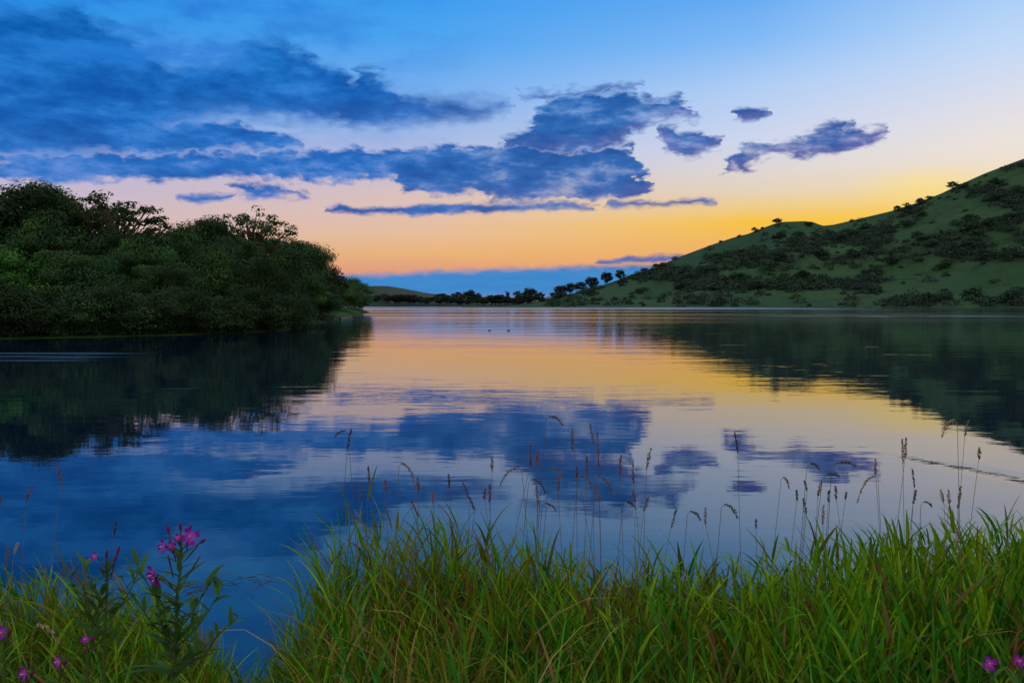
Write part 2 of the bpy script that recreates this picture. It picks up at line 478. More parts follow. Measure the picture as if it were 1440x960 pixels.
def water_mat():
    m, N = new_mat('lake_water')
    g = N.n('ShaderNodeNewGeometry')
    P = g.outputs['Position']
    s = N.n('ShaderNodeSeparateXYZ'); N.put(s.inputs[0], P)
    x, y = s.outputs[0], s.outputs[1]
    # ripples: crests run across the lake
    n1 = N.noise(N.xyz(N.m('MULTIPLY', x, 0.55), N.m('MULTIPLY', y, 1.5), 0.0), 1.0, 3, 0.5)
    n2 = N.noise(N.xyz(N.m('MULTIPLY', x, 2.6), N.m('MULTIPLY', y, 6.5), 2.0), 1.0, 3, 0.5)
    n3 = N.noise(N.xyz(N.m('MULTIPLY', x, 0.10), N.m('MULTIPLY', y, 0.26), 5.0), 1.0, 2, 0.5)
    # wind: calm and ruffled stretches
    wind = N.noise(N.xyz(N.m('MULTIPLY', x, 0.006), N.m('MULTIPLY', y, 0.03), 1.0), 1.0, 4, 0.6)
    far = N.rng(y, 55.0, 120.0)
    ruff = N.m('MULTIPLY', N.rng(wind, 0.36, 0.58, 0.3, 1.0), far)
    cen = lambda q, k: N.m('MULTIPLY', N.m('SUBTRACT', q, 0.5), k)
    hgt = N.m('ADD', cen(n1, 0.016), N.m('ADD', cen(n2, 0.0024), cen(n3, 0.05)))
    amp = N.m('ADD', N.rng(y, 4.0, 40.0, 0.13, 0.42), N.m('MULTIPLY', ruff, 0.9))
    # small cat's-paws and the wrinkles along the ripple line at right
    paw = N.noise(N.xyz(N.m('MULTIPLY', x, 0.16), N.m('MULTIPLY', y, 0.9), 11.0), 1.0, 3, 0.6)
    paw = N.m('MULTIPLY', N.rng(paw, 0.62, 0.72), N.m('MULTIPLY', N.rng(y, 14.0, 24.0), N.rng(y, 110.0, 60.0)))
    off = N.m('ABSOLUTE', N.m('SUBTRACT', y, N.m('SUBTRACT', 21.4, N.m('MULTIPLY', x, 1.72))))
    wr = N.m('MULTIPLY', N.rng(off, 0.9, 0.1), N.m('MULTIPLY', N.rng(x, 5.0, 5.8), N.rng(x, 9.0, 7.0)))
    amp = N.m('ADD', amp, N.m('ADD', N.m('MULTIPLY', paw, 0.45), N.m('MULTIPLY', wr, 0.5)))
    b = N.n('ShaderNodeBump'); b.inputs['Strength'].default_value = 1.0; b.inputs['Distance'].default_value = 1.0
    N.put(b.inputs['Height'], N.m('MULTIPLY', hgt, amp))
    # narrow gusts that break the dark reflections
    streak = N.noise(N.xyz(N.m('MULTIPLY', x, 0.07), N.m('MULTIPLY', y, 0.75), 7.0), 1.0, 3, 0.6)
    gust_r = N.m('MULTIPLY', N.rng(N.m('ABSOLUTE', N.m('SUBTRACT', y, 138.0)), 9.0, 3.0), N.rng(x, 25.0, 60.0))
    gust_l = N.m('MULTIPLY', N.rng(N.m('ABSOLUTE', N.m('SUBTRACT', y, 34.0)), 4.5, 1.5), N.rng(x, -13.5, -18.5))
    gust = N.m('MULTIPLY', N.m('MAXIMUM', gust_r, gust_l), N.rng(streak, 0.50, 0.62))
    rim = N.m('MULTIPLY', N.rng(y, 250.0, 340.0), N.rng(x, 150.0, 110.0))
    gust = N.m('MAXIMUM', gust, N.m('MULTIPLY', rim, 0.6))
    rough = N.m('ADD', N.m('ADD', N.m('MULTIPLY', ruff, 0.10), 0.012), N.m('MULTIPLY', gust, 0.35))
    p = principled(N, (0.001, 0.009, 0.028), rough, 0.5, b.outputs[0])
    p.inputs['IOR'].default_value = 1.85
    return finish(N, p.outputs[0], m)


M_water = water_mat()


# ------------------------------------------------------------------ setting
def grid_obj(name, P, mat, col=None):
    a, b, _ = P.shape
    i = np.arange(a - 1)[:, None] * b + np.arange(b - 1)[None]
    f = np.stack([i, i + 1, i + b + 1, i + b], -1).reshape(-1, 4)
    mb = MB(); mb.add(P.reshape(-1, 3), f, np.zeros((a * b, 3)) if col is None else col.reshape(-1, 3))
    return tag(mb.build(name, mat), kind='structure')


S = 9000.0
mb = MB(); mb.add([(-S, -S, -4), (S, -S, -4), (S, S, -4), (-S, S, -4)], [[0, 1, 2, 3]])
tag(mb.build('ground', M_soil), kind='structure')
mb = MB(); mb.add([(-4000, -30, 0), (4000, -30, 0), (4000, 4000, 0), (-4000, 4000, 0)], [[0, 1, 2, 3]])
tag(mb.build('water', M_water), kind='structure')


# near bank
def bank_z(x, y):
    e = 3.15 + 0.25 * (fbm(np.asarray(x) * 0.7, np.asarray(x) * 0 + 3.3, 5) * 2) - 0.25 * np.exp(-((np.asarray(x) + 0.85) / 0.3) ** 2)
    t = np.clip((y - (e - 0.5)) / 1.1, 0, 1)
    t = t * t * (3 - 2 * t)
    return 0.6 * (1 - t) - 0.35 * t + 0.08 * fbm(np.asarray(x) * 1.3, np.asarray(y) * 1.3, 8) * (1 - t)


xs = np.concatenate([np.linspace(-60, -6, 28)[:-1], np.linspace(-6, 6, 121), np.linspace(6, 60, 28)[1:]])
ys = np.concatenate([np.linspace(-28, 0, 15)[:-1], np.linspace(0, 5.5, 70)])
GX, GY = np.meshgrid(xs, ys)
grid_obj('bank', np.stack([GX, GY, bank_z(GX, GY)], -1), M_soil)


# polar heightfields: hill slope on the right, low land at the far end, wooded spit on the left
def interp(px, pts):
    pts = sorted(pts); return np.interp(px, [p[0] for p in pts], [p[1] for p in pts])


SIL = [(640, 431), (700, 430), (735, 427), (760, 423), (790, 416), (820, 409), (850, 400), (900, 383), (930, 372), (960, 359), (1000, 344), (1030, 334), (1050, 329), (1070, 321), (1086, 315),
       (1100, 312), (1130, 311), (1142, 313), (1155, 317.5), (1170, 316), (1200, 309), (1250, 297), (1290, 284), (1320, 272), (1340, 262), (1380, 244), (1440, 221), (1600, 165), (1800, 130), (2100, 160), (2600, 230)]
RS = 430.0


def hill_rr(px): return np.interp(px, [640, 800, 1000, 1160, 1440, 2600], [520, 620, 720, 760, 800, 900])


def hill_z(px, r):
    """height of the hill on azimuth px at range r (metres along the level direction)"""
    px = np.asarray(px, float); r = np.asarray(r, float)
    row = interp(px, SIL)
    tan_e = np.array([math.tan(R(e)) for e in np.atleast_1d(np.vectorize(el_of)(px, row)).ravel()]).reshape(np.shape(row))
    rr = hill_rr(px)
    zr = tan_e * rr + EYE[2]
    t = (r - RS) / (rr - RS)
    tc_ = np.clip(t, 0, 1)
    f = np.where(t <= 1, 0.66 * tc_ + 0.34 * tc_ ** 2, 1 - 0.35 * (np.clip(t, 1, 9) - 1) ** 1.3)
    azr = np.arctan((px - 720) / F)
    x, y = r * np.sin(azr), r * np.cos(azr)
    bump = (fbm(x * 0.012, y * 0.012, 21) * 27 + fbm(x * 0.05, y * 0.05, 31) * 4.5) * np.clip(zr / 90, 0, 1)
    z = zr * f + bump * np.clip(np.sin(np.pi * np.clip(t, 0, 1)) * 1.2, 0, 1)
    z = np.where(t < 0, -2 * np.clip(-t * 30, 0, 1), z)
    return np.where((t >= 0) & (t < 1), np.maximum(z, 0.4 * np.clip(t * 25, 0, 1)), z)


def hill_pt(px, r):
    a = math.atan((px - 720) / F)
    return np.array([r * math.sin(a), r * math.cos(a), float(hill_z(np.array([px]), np.array([r]))[0])])


def project(P):
    d = P - EYE
    yc = d[1] * cp - d[2] * sp
    zc = d[1] * sp + d[2] * cp
    return 720 + F * d[0] / yc, 480 - F * zc / yc


def scrub_density(px, row):
    """how bushy the slope is: pastures stay open"""
    d = 0.75
    if px < 1240 and row > 414: d = 0.14
    if 790 < px < 955 and row > 392 + abs(px - 870) * 0.05: d = 0.05
    top = np.interp(px, [930, 1000, 1080, 1155, 1200], [372, 348, 322, 320, 312])
    bot = np.interp(px, [930, 1000, 1080, 1155, 1200], [376, 362, 346, 326, 316])
    if 930 < px < 1200 and row < bot: d = 0.03
    if px > 1235 and 368 < row < 421: d = 0.04
    if px > 1300 and row < np.interp(px, [1300, 1440], [300, 262]): d = 0.35
    if 1155 < px < 1260 and row < np.interp(px, [1155, 1260], [332, 310]): d = 0.12
    if 950 < px < 1160 and row > 408: d = 0.12
    if row > 425 and px > 1240: d = max(d, 0.5)
    return d


pxs = np.concatenate([np.linspace(650, 1460, 300), np.linspace(1466, 2600, 80)])
ts = np.concatenate([np.linspace(-0.04, 1.0, 110), np.linspace(1.02, 2.2, 24)])
PX, TT = np.meshgrid(pxs, ts, indexing='ij')
RR = RS + TT * (hill_rr(PX) - RS)
AZ = np.arctan((PX - 720) / F)
HP = np.stack([RR * np.sin(AZ), RR * np.cos(AZ), hill_z(PX, RR)], -1)
# low scrub and bracken colouring of the ground where the scrub grows
cov = np.zeros(PX.shape)
for i in range(PX.shape[0]):
    for j in range(PX.shape[1]):
        qx, qy = project(HP[i, j])
        cov[i, j] = scrub_density(qx, qy) * np.clip((vnoise(PX[i, j] * 0.022, qy * 0.06, 5) - 0.22) * 2.6, 0.04, 1)
for _ in range(2):
    cov[1:-1, 1:-1] = (cov[1:-1, 1:-1] * 2 + cov[2:, 1:-1] + cov[:-2, 1:-1] + cov[1:-1, 2:] + cov[1:-1, :-2]) / 6
grid_obj('hill', HP[:, ::-1], M_hill, np.repeat(cov[:, ::-1, None], 3, 2))

SIL2 = [(-900, 395), (200, 405), (440, 408), (500, 404), (525, 402), (545, 402), (570, 406), (600, 412), (630, 415), (660, 417), (700, 418), (740, 419), (900, 424), (1100, 425)]
RS2, RR2 = 520.0, 1150.0


def far_z(px, r):
    row = interp(px, SIL2)
    te = np.array([math.tan(R(e)) for e in np.vectorize(el_of)(px, row).ravel()]).reshape(np.shape(row))
    zr = te * RR2 + EYE[2]
    t = (r - RS2) / (RR2 - RS2)
    f = np.where(t <= 1, np.clip(t, 0, 1) ** 0.8, 1 - 0.4 * (np.clip(t, 1, 9) - 1))
    return np.where(t < 0, -1.5, np.maximum(zr * f, 0.5))


pxs = np.linspace(-900, 1100, 200)
PX, TT = np.meshgrid(pxs, np.concatenate([np.linspace(-0.02, 1, 50), np.linspace(1.1, 2, 6)]), indexing='ij')
RR = RS2 + TT * (RR2 - RS2)
AZ = np.arctan((PX - 720) / F)
grid_obj('far_hills', np.stack([RR * np.sin(AZ), RR * np.cos(AZ), far_z(PX, RR)], -1)[:, ::-1], M_farland)

SH = [(-2200, 40), (-1000, 52), (-300, 58), (0, 60), (200, 61), (330, 64), (400, 70), (425, 76), (440, 84), (447, 108), (455, 120), (470, 128), (490, 140), (508, 160), (517, 184), (521, 190)]
BK = [(-2200, 300), (400, 300), (440, 290), (480, 240), (505, 215), (517, 196), (521, 191)]


def spit_z(px, r):
    s = interp(px, SH); b = interp(px, BK)
    d = np.minimum(r - s, b - r)
    return np.where(d < 0, -0.6, np.clip(0.08 + d * 0.035, 0, 1.2))


pxs = np.concatenate([np.linspace(-2200, 380, 60), np.linspace(385, 521, 80)])
PX, TT = np.meshgrid(pxs, np.concatenate([[-0.03], np.linspace(0, 1, 90) ** 1.6, [1.03]]), indexing='ij')
RR = interp(PX, SH) + TT * (interp(PX, BK) - interp(PX, SH))
AZ = np.arctan((PX - 720) / F)
PZ = spit_z(PX, RR) + 0.15 * fbm(RR * np.sin(AZ) * 0.5, RR * np.cos(AZ) * 0.5, 77) * (TT > 0.01)
grid_obj('wooded_shore', np.stack([RR * np.sin(AZ), RR * np.cos(AZ), PZ], -1)[:, ::-1], M_shore)


# ------------------------------------------------------------------ trees
def leaf_quads(mb, cen, nrm, size, col, rg, aspect=0.6):
    n = len(cen)
    nrm = nrm / (np.linalg.norm(nrm, axis=1)[:, None] + 1e-9)
    r = rg.normal(size=(n, 3))
    a = np.cross(nrm, r); a /= np.linalg.norm(a, axis=1)[:, None] + 1e-9
    b = np.cross(nrm, a)
    s = size[:, None]
    v = np.stack([cen - a * s, cen - b * s * aspect + nrm * s * 0.15, cen + a * s, cen + b * s * aspect + nrm * s * 0.15], 1)
    i = np.arange(n)[:, None] * 4 + np.arange(4)[None]
    mb.add(v.reshape(-1, 3), i, np.repeat(col, 4, 0))


def crown_clusters(rg, n, W, z0, z1, rmin=0.45, lumps=0.3):
    """cluster centres through an uneven ellipsoid"""
    d = rg.normal(size=(n, 3)); d /= np.linalg.norm(d, axis=1)[:, None]
    rad = rmin + (1 - rmin) * rg.random(n) ** 0.6
    ph = np.arctan2(d[:, 1], d[:, 0])
    k = 1 + lumps * np.sin(ph * 3 + rg.random() * 6 + d[:, 2] * 2.5) * 0.6 + lumps * (rg.random(n) - 0.5)
    wid = W / 2 * np.where(d[:, 2] < 0, 1.05, 1.0)
    return np.stack([d[:, 0] * wid * rad * k, d[:, 1] * wid * rad * k, (z0 + z1) / 2 + d[:, 2] * (z1 - z0) / 2 * rad * (0.85 + 0.3 * rg.random(n))], 1)


def tree_meshes(seed, H, W, skirt, ncl, nleaf, size, mat, crad=0.17, sparse=False, nlimb=9):
    rg = np.random.default_rng(seed)
    z0 = H * (0.03 if skirt else 0.24)
    if sparse:
        C = crown_clusters(rg, ncl, W, H * 0.35, H * 0.97, 0.55, 0.5)
    else:
        C = crown_clusters(rg, ncl, W, z0, H * 0.95, 0.4, 0.5)
    # trunk with limbs
    tb = MB()
    lean = rg.normal(size=2) * 0.03 * H
    zt = np.linspace(0, 1, 8)
    trunk = np.stack([lean[0] * zt ** 2 + 0.02 * H * np.sin(zt * 5), lean[1] * zt ** 2, zt * H * 0.78], 1)
    tube(tb, trunk, 0.028 * H * (1 - 0.82 * zt) * (1 + 0.5 * np.exp(-zt * 18)), 8)
    order = rg.permutation(ncl)[:(ncl if sparse else nlimb)]
    for k in order:
        e = C[k]
        zz = np.clip(e[2] - 0.25 * H - rg.random() * 0.1 * H, 0.15 * H, 0.72 * H)
        s = np.array([np.interp(zz, trunk[:, 2], trunk[:, 0]), np.interp(zz, trunk[:, 2], trunk[:, 1]), zz])
        mid = s * 0.5 + e * 0.5 + np.array([0, 0, -0.03 * H]) + rg.normal(size=3) * 0.015 * H
        tube(tb, [s, mid, e], [0.010 * H, 0.006 * H, 0.002 * H], 5)
    cb = MB()
    for c in C:
        cr = W * crad * (0.6 + 0.8 * rg.random())
        n = int(nleaf * (0.6 + 0.8 * rg.random()))
        d = rg.normal(size=(n, 3)); d /= np.linalg.norm(d, axis=1)[:, None]
        p = c + d * (cr * (0.35 + 0.65 * rg.random(n) ** 0.5))[:, None] * np.array([1.15, 1.15, 0.62])
        p[:, 2] = np.maximum(p[:, 2], 0.15)
        nr = d * np.array([0.8, 0.8, 1.0]) + rg.normal(size=(n, 3)) * 0.2 + np.array([0, 0, 0.25])
        tone = (0.6 + 0.8 * rg.random()) * (0.93 + 0.14 * rg.random(n))
        col = np.stack([tone * (0.9 + 0.25 * rg.random()), tone, tone * 0.95], 1)
        leaf_quads(cb, p, nr, size * (0.6 + 0.8 * rg.random(n)), col, rg)
    return tb.mesh('trunk', M_bark), cb.mesh('crown', mat, False)


PROTO = {
    'broad': [tree_meshes(s, 13, 10.5, False, 46, 470, 0.165, M_leaf, 0.21) for s in (1, 2, 3)],
    'edge': [tree_meshes(s, 11, 9.5, True, 46, 470, 0.16, M_leaf, 0.21) for s in (11, 12, 13)],
    'ash': [tree_meshes(s, 13, 9, False, 130, 46, 0.15, M_leaf_ash, 0.07, True) for s in (21, 22)],
    'bright': [tree_meshes(31, 9, 8, True, 80, 130, 0.18, M_leaf_bright)],
    'shrub': [tree_meshes(s, 5, 6.5, True, 40, 260, 0.12, M_leaf_shrub, 0.23) for s in (41, 42)],
    'olive': [tree_meshes(51, 3, 4.5, True, 45, 110, 0.11, M_leaf_ash, 0.2)],
}
PH = {'broad': 13, 'edge': 11, 'ash': 13, 'bright': 9, 'shrub': 5, 'olive': 3}
PW = {'broad': 10.5, 'edge': 9.5, 'ash': 9, 'bright': 8, 'shrub': 6.5, 'olive': 4.5}
cnt = {}


def plant_tree(kind, px, row_top, wpx, r, label, cat='tree', group='trees of the lakeside wood', name=None):
    a = math.atan((px - 720) / F)
    gz = float(spit_z(np.array([float(px)]), np.array([float(r)]))[0])
    gz = max(gz, 0.05)
    ztop = at(px, row_top, r * math.cos(a))[2]
    h = max(ztop - gz, 0.8)
    wid = wpx / F * r
    k = cnt.get(kind, 0); cnt[kind] = k + 1
    tm, cm = PROTO[kind][k % len(PROTO[kind])]
    o = empty(name or {'ash': 'ash_tree', 'shrub': 'waterside_shrub', 'olive': 'waterside_shrub'}.get(kind, 'broadleaf_tree'),
              (r * math.sin(a), r * math.cos(a), gz - 0.05), rng.random() * 6.28, (wid / PW[kind], wid / PW[kind], h / PH[kind] * (0.97 if kind == 'ash' else 0.93)))
    tag(o, label, cat, group)
    link('trunk', tm, o); link('crown', cm, o)
    return o


WOOD = [
    # back row, on the skyline
    ('broad', -90, 252, 170, 96, 'dark round-crowned tree cut by the left edge of the photo'),
    ('broad', 18, 237, 150, 94, 'tallest dark round tree on the skyline at the left end of the wood'),
    ('broad', 82, 245, 120, 97, 'dark tree sloping down beside the left lacy ash tree'),
    ('ash', 160, 260, 150, 92, 'large lacy ash tree with sky showing through its open crown'),
    ('broad', 222, 299, 110, 96, 'low domed dark tree just right of the large lacy ash'),
    ('broad', 282, 289, 105, 94, 'smooth domed dark tree in the middle of the wood skyline'),
    ('ash', 355, 286, 105, 98, 'smaller open ash tree with feathery top right of the domed tree'),
    ('broad', 318, 306, 80, 104, 'dark tree filling the dip between domed tree and smaller ash'),
    ('broad', 408, 313, 88, 108, 'tree stepping down the skyline right of the smaller ash'),
    ('edge', 440, 332, 66, 125, 'narrow dark tree low on the descending right end of the wood'),
    ('ash', 462, 368, 50, 135, 'small ragged open tree leaning out where the wood drops to the spit'),
    ('edge', 478, 382, 50, 155, 'small dark tree at the root of the grassy spit'),
    ('edge', 498, 385, 44, 172, 'last round tree at the outer tip of the wood above the spit'),
    ('edge', 510, 404, 22, 182, 'dark low bush overhanging the very end of the grassy spit'),
    # middle row
    ('edge', -48, 300, 120, 80, 'leafy dark tree in the middle row at the far left edge'),
    ('bright', 6, 322, 80, 73, 'bright yellow-green tree standing out at the left edge of the wood'),
    ('edge', 66, 288, 100, 86, 'mid green upright tree right of the bright green one'),
    ('edge', 112, 334, 84, 73, 'rounded tree standing forward just right of the bright green one'),
    ('edge', 150, 302, 95, 85, 'full leafy tree below the large lacy ash'),
    ('edge', 198, 318, 92, 78, 'upright tree in front of the low domed tree'),
    ('edge', 236, 352, 84, 72, 'lower rounded tree standing forward in mid wood'),
    ('edge', 262, 306, 95, 86, 'bushy tree just left below the smooth domed tree'),
    ('edge', 304, 326, 90, 78, 'leafy tree in the middle of the wood front'),
    ('edge', 340, 318, 85, 88, 'leafy tree below the smaller open ash'),
    ('edge', 374, 350, 80, 77, 'rounded tree standing forward below and right of the smaller ash'),
    ('edge', 404, 336, 76, 92, 'rounded tree near the right end of the wood front'),
    ('edge', 428, 370, 60, 98, 'drooping tree just left of the small ragged open tree'),
    ('edge', 452, 392, 50, 128, 'dark small tree behind the root of the spit'),
    # bushes along the water
    ('shrub', -60, 405, 110, 66, 'dark shrub at the water cut by the left edge'),
    ('shrub', 26, 392, 95, 66, 'leftmost whole shrub hanging over the dark water'),
    ('shrub', 88, 418, 78, 65, 'low dark shrub second from left along the water'),
    ('shrub', 156, 388, 105, 66, 'broad rounded grey-green shrub at the water below the lacy ash'),
    ('shrub', 222, 416, 78, 66, 'low dark shrub right of the broad rounded one'),
    ('shrub', 276, 396, 90, 68, 'shrub with lighter leaves at the water in mid wood'),
    ('shrub', 328, 420, 76, 71, 'low shrub in the notch left of the taller waterside shrub'),
    ('shrub', 364, 392, 84, 71, 'tall waterside shrub left of the last rounded shrub'),
    ('shrub', 408, 408, 66, 75, 'last rounded shrub before the inlet beside the spit'),
    ('olive', 426, 444, 46, 79, 'small yellow-olive bush low over the water at the inlet'),
    ('olive', 445, 448, 34, 86, 'lowest olive bush trailing into the inlet mouth'),
]
for kd, px, rt, wp, r, lb in WOOD:
    isb = kd in ('shrub', 'olive')
    if isb: r = float(interp(px, SH)) + (0.9 if kd == 'shrub' else 0.8)
    if kd in ('edge', 'shrub') and px < 420: wp = wp * (0.84 if kd == 'edge' else 0.88)
    plant_tree(kd, px, rt, wp, r, lb, 'shrub' if isb else 'tree', 'shrubs along the wooded shore' if isb else 'trees of the lakeside wood')

# dark undergrowth filling the floor of the wood
ub = MB(); rg = np.random.default_rng(404)
for i in range(720):
    px = -420 + 860 * rg.random()
    r = float(interp(px, SH)) + 0.9 + 20 * rg.random() ** 1.7
    a = math.atan((px - 720) / F)
    n = 150
    d = rg.normal(size=(n, 3)); d /= np.linalg.norm(d, axis=1)[:, None]; d[:, 2] = np.abs(d[:, 2])
    hgt_ = (0.7 + 2.6 * rg.random()) * min(1.0, 0.35 + 0.2 * (r - float(interp(px, SH))))
    p = np.array([r * math.sin(a), r * math.cos(a), 0.1]) + d * (0.5 + 0.5 * rg.random(n))[:, None] * np.array([1.2, 1.2, hgt_])
    tone = (0.7 + 0.5 * rg.random()) * (0.8 + 0.4 * rg.random(n))
    leaf_quads(ub, p, d + rg.normal(size=(n, 3)) * 0.3, 0.085 + 0.09 * rg.random(n), np.stack([tone, tone, tone], 1) * 0.75, rg)
tag(ub.build('undergrowth', M_leaf_shrub, smooth=False), 'dark undergrowth along the foot of the lakeside wood', 'undergrowth', kind='stuff')

# hill bushes and far trees
BUSH = [tree_meshes(s, 5, 6.5, True, 26, 26, 0.42, M_scrub, 0.2, nlimb=4) for s in (61, 62, 63)]
FART = [tree_meshes(s, 10, 9, False, 40, 30, 0.55, M_far, 0.17, nlimb=6) for s in (71, 72, 73)]
CONI = [tree_meshes(s, 12, 5, True, 40, 26, 0.45, M_far, 0.16, nlimb=4) for s in (81,)]


def far_plant(protos, ph, pw, px, r, gz, h, wid, name, label, cat, group):
    a = math.atan((px - 720) / F)
    tm, cm = protos[rng.integers(len(protos))]
    o = empty(name, (r * math.sin(a), r * math.cos(a), gz - 0.3), rng.random() * 6.28, (wid / pw, wid / pw, h / ph))
    tag(o, label, cat, group)
    link('trunk', tm, o); link('crown', cm, o)


M_ = 1 / F
# (px, base row, top row, width px, kind, label)
FAR = [
    (645, 421, 409, 16, 'FART', 'small round tree at the left of the far shore gap'),
    (662, 421, 405, 16, 'FART', 'tall tree with leaning crown on the far shore, left of the gap'),
    (672, 421, 410, 14, 'FART', 'shorter tree leaning against the tall one left of the gap'),
    (692, 424, 413, 7, 'CONI', 'tiny pointed tree standing alone in the far shore gap'),
    (714, 424, 408, 9, 'CONI', 'pointed dark conifer right of the gap on the far shore'),
    (729, 424, 407, 13, 'FART', 'round tree between the pointed conifer and the tallest far tree'),
    (744, 424, 402, 20, 'FART', 'tallest dark tree in the clump right of the gap'),
    (760, 424, 409, 12, 'FART', 'low tree at the right end of the far shore clump'),
]
for px, rb, rt, wp, kd, lb in FAR:
    r = 560.0
    a = math.atan((px - 720) / F)
    gz = max(float(far_z(np.array([px * 1.0]), np.array([r]))[0]), 0.4)
    zt = at(px, rt, r * math.cos(a))[2]
    P_, h_, w_ = (FART, 10, 9) if kd == 'FART' else (CONI, 12, 5)
    far_plant(P_, h_, w_, px, r, gz, zt - gz, wp / F * r, 'conifer' if kd == 'CONI' else 'far_tree', lb, 'tree', 'trees on the far shore')
# low hedge of bushes at the foot of the far hill
for px in np.linspace(524, 742, 30):
    px = float(px + rng.normal() * 2)
    r = 535.0 + rng.random() * 40
    gz = float(far_z(np.array([px]), np.array([r]))[0])
    h = 3.0 + 5 * rng.random()
    far_plant(FART, 10, 9, px, r, gz, h, h * 1.4, 'lakeside_bush', 'dark bush in the hedge line along the far shore', 'bush', 'bushes lining the far shore')
SLOPE = [
    (790, 'wide low tree at the bottom of the right hill crest'), (803, 'broad dark tree second along the lower crest of the right hill'), (816, 'third dark tree climbing the lower crest'),
    (831, 'tall domed tree on the lower crest above the pale pasture'), (852, 'rounded tree higher on the crest, right of the tall domed one'), (872, 'small tree on the crest between the rounded tree and the hedge'),
]
for (px, lb), rt, wp in zip(SLOPE, (399, 396, 395, 387, 380, 377), (18, 18, 15, 18, 16, 13)):
    r = float(hill_rr(px)) * 0.985
    b = hill_pt(px, r)
    zt = at(px, rt, b[1])[2]
    far_plant(FART, 10, 9, px, r, b[2], max(zt - b[2], 4), wp / F * r, 'hill_tree', lb, 'tree', 'trees on the lower hill crest')
SKYL = [(905, 9, 'bush'), (922, 8, 'bush'), (948, 7, 'bush'), (1012, 5, 'bush'), (1038, 5, 'bush'), (1060, 9, 'bush'), (1070, 5, 'bush'), (1091, 10, 'tree'), (1195, 5, 'bush'), (1258, 9, 'bush'), (1272, 8, 'bush'), (1291, 8, 'bush'), (1303, 7, 'bush'), (1335, 11, 'tree')]
SKYLAB = ['hedge bush at the left foot of the bare skyline', 'second hedge bush climbing the left skyline', 'last hedge bush before the bare grassy crest', 'tiny bush low on the bare crest', 'tiny bush midway up to the knoll',
          'flat-topped thorn bush left of the knoll', 'tiny thorn bush between flat-topped bush and knoll tree', 'lone dark thorn tree on the left shoulder of the knoll', 'tiny bush on the skyline right of the knoll dip',
          'low bush where the steep right skyline begins', 'second bush on the steep right skyline', 'third bush on the steep right skyline below the glow', 'fourth bush on the steep right skyline below the glow', 'lone small tree on the high right skyline']
for (px, wp, kd), lb in zip(SKYL, SKYLAB):
    r = float(hill_rr(px)) * 0.995
    b = hill_pt(px, r)
    wd = wp / F * r
    far_plant(BUSH if kd == 'bush' else FART, 5 if kd == 'bush' else 10, 6.5 if kd == 'bush' else 9, px, r, b[2], wd * (0.7 if kd == 'bush' else 0.9), wd * 1.1, 'thorn_bush' if kd == 'bush' else 'thorn_tree', lb, kd, 'thorn bushes on the hill skyline')


bush_pts, scrub_pts = [], []
tries = 0
while tries < 30000 and len(scrub_pts) < 2300:
    tries += 1
    px = 770 + rng.random() * 800
    t = rng.random() * 0.97 + 0.01
    r = RS + t * (float(hill_rr(px)) - RS)
    b = hill_pt(px, r)
    qx, qy = project(b)
    clump = vnoise(px * 0.022, qy * 0.06, 5)
    if rng.random() < scrub_density(qx, qy) * np.clip((clump - 0.22) * 2.6, 0.04, 1) * (1.0 if px < 1460 else 0.6):
        scrub_pts.append((b, px, r, qx, qy))
# the largest and best separated bushes are objects of their own
taken = []
for q in sorted(scrub_pts, key=lambda q: hash2(np.array([q[3] * 7]), np.array([q[4] * 9]), 3)[0]):
    if len(taken) < 60 and q[3] < 1440 and all(math.hypot(q[3] - k[3], (q[4] - k[4]) * 2) > 22 for k in taken):
        taken.append(q)
ids = set(id(q) for q in taken)
for q in taken:
    b, px, r, qx, qy = q
    wd = 6 + 4.5 * rng.random()
    zone = 'shore below the hill' if qy > 415 else ('middle of the hill slope' if qy > 370 else 'upper hill slope')
    far_plant(BUSH, 5, 6.5, px, r, b[2], wd * 0.62, wd, 'scrub_bush', 'dark rounded scrub bush on the ' + zone, 'bush', 'scrub bushes on the ' + zone)
sb = MB()
rg = np.random.default_rng(99)
for q in scrub_pts:
    if id(q) in ids: continue
    b = q[0]
    wd = (2.5 + 6.5 * rg.random() ** 1.5)
    n = int(26 + wd * 7)
    d = rg.normal(size=(n, 3)); d /= np.linalg.norm(d, axis=1)[:, None]; d[:, 2] = np.abs(d[:, 2])
    k = 0.55 + 0.45 * rg.random(n)
    p = b + d * k[:, None] * np.array([wd * 0.62, wd * 0.62, wd * 0.5]) + np.array([0, 0, -0.2])
    tone = (0.7 + 0.6 * rg.random()) * (0.8 + 0.4 * rg.random(n))
    leaf_quads(sb, p, d + rg.normal(size=(n, 3)) * 0.5, 0.35 + 0.45 * rg.random(n), np.stack([tone, tone, tone], 1), rg, 0.75)
tag(sb.build('hillside_scrub', M_scrub, smooth=False), 'low dark scrub spread over the slopes of the right hill', 'scrub', kind='stuff')

# ------------------------------------------------------------------ foreground vegetation
TOPROW = [(-700, 780), (-200, 800), (0, 836), (30, 826), (70, 812), (100, 836), (150, 846), (200, 852), (250, 862), (285, 884), (325, 906), (360, 900), (400, 862), (440, 806), (478, 752), (505, 724),
          (545, 744), (600, 758), (660, 764), (700, 788), (720, 800), (760, 790), (800, 774), (850, 768), (900, 764), (960, 774), (1000, 788), (1060, 792), (1100, 776), (1150, 760), (1200, 745),
          (1260, 738), (1330, 744), (1380, 738), (1440, 718), (1700, 720), (2200, 740)]


def veg_h(x, y):
    px = 720 + F * x / y
    return np.clip(2.2 - 2.45 * (interp(px, TOPROW) - HOR) / F - 0.6, 0.3, 1.2) * (np.interp(px, [0, 350, 480, 620, 900], [0.78, 0.80, 0.88, 0.86, 0.80]) + 0.24 * vnoise(x * 3.1, y * 3.1, 61))


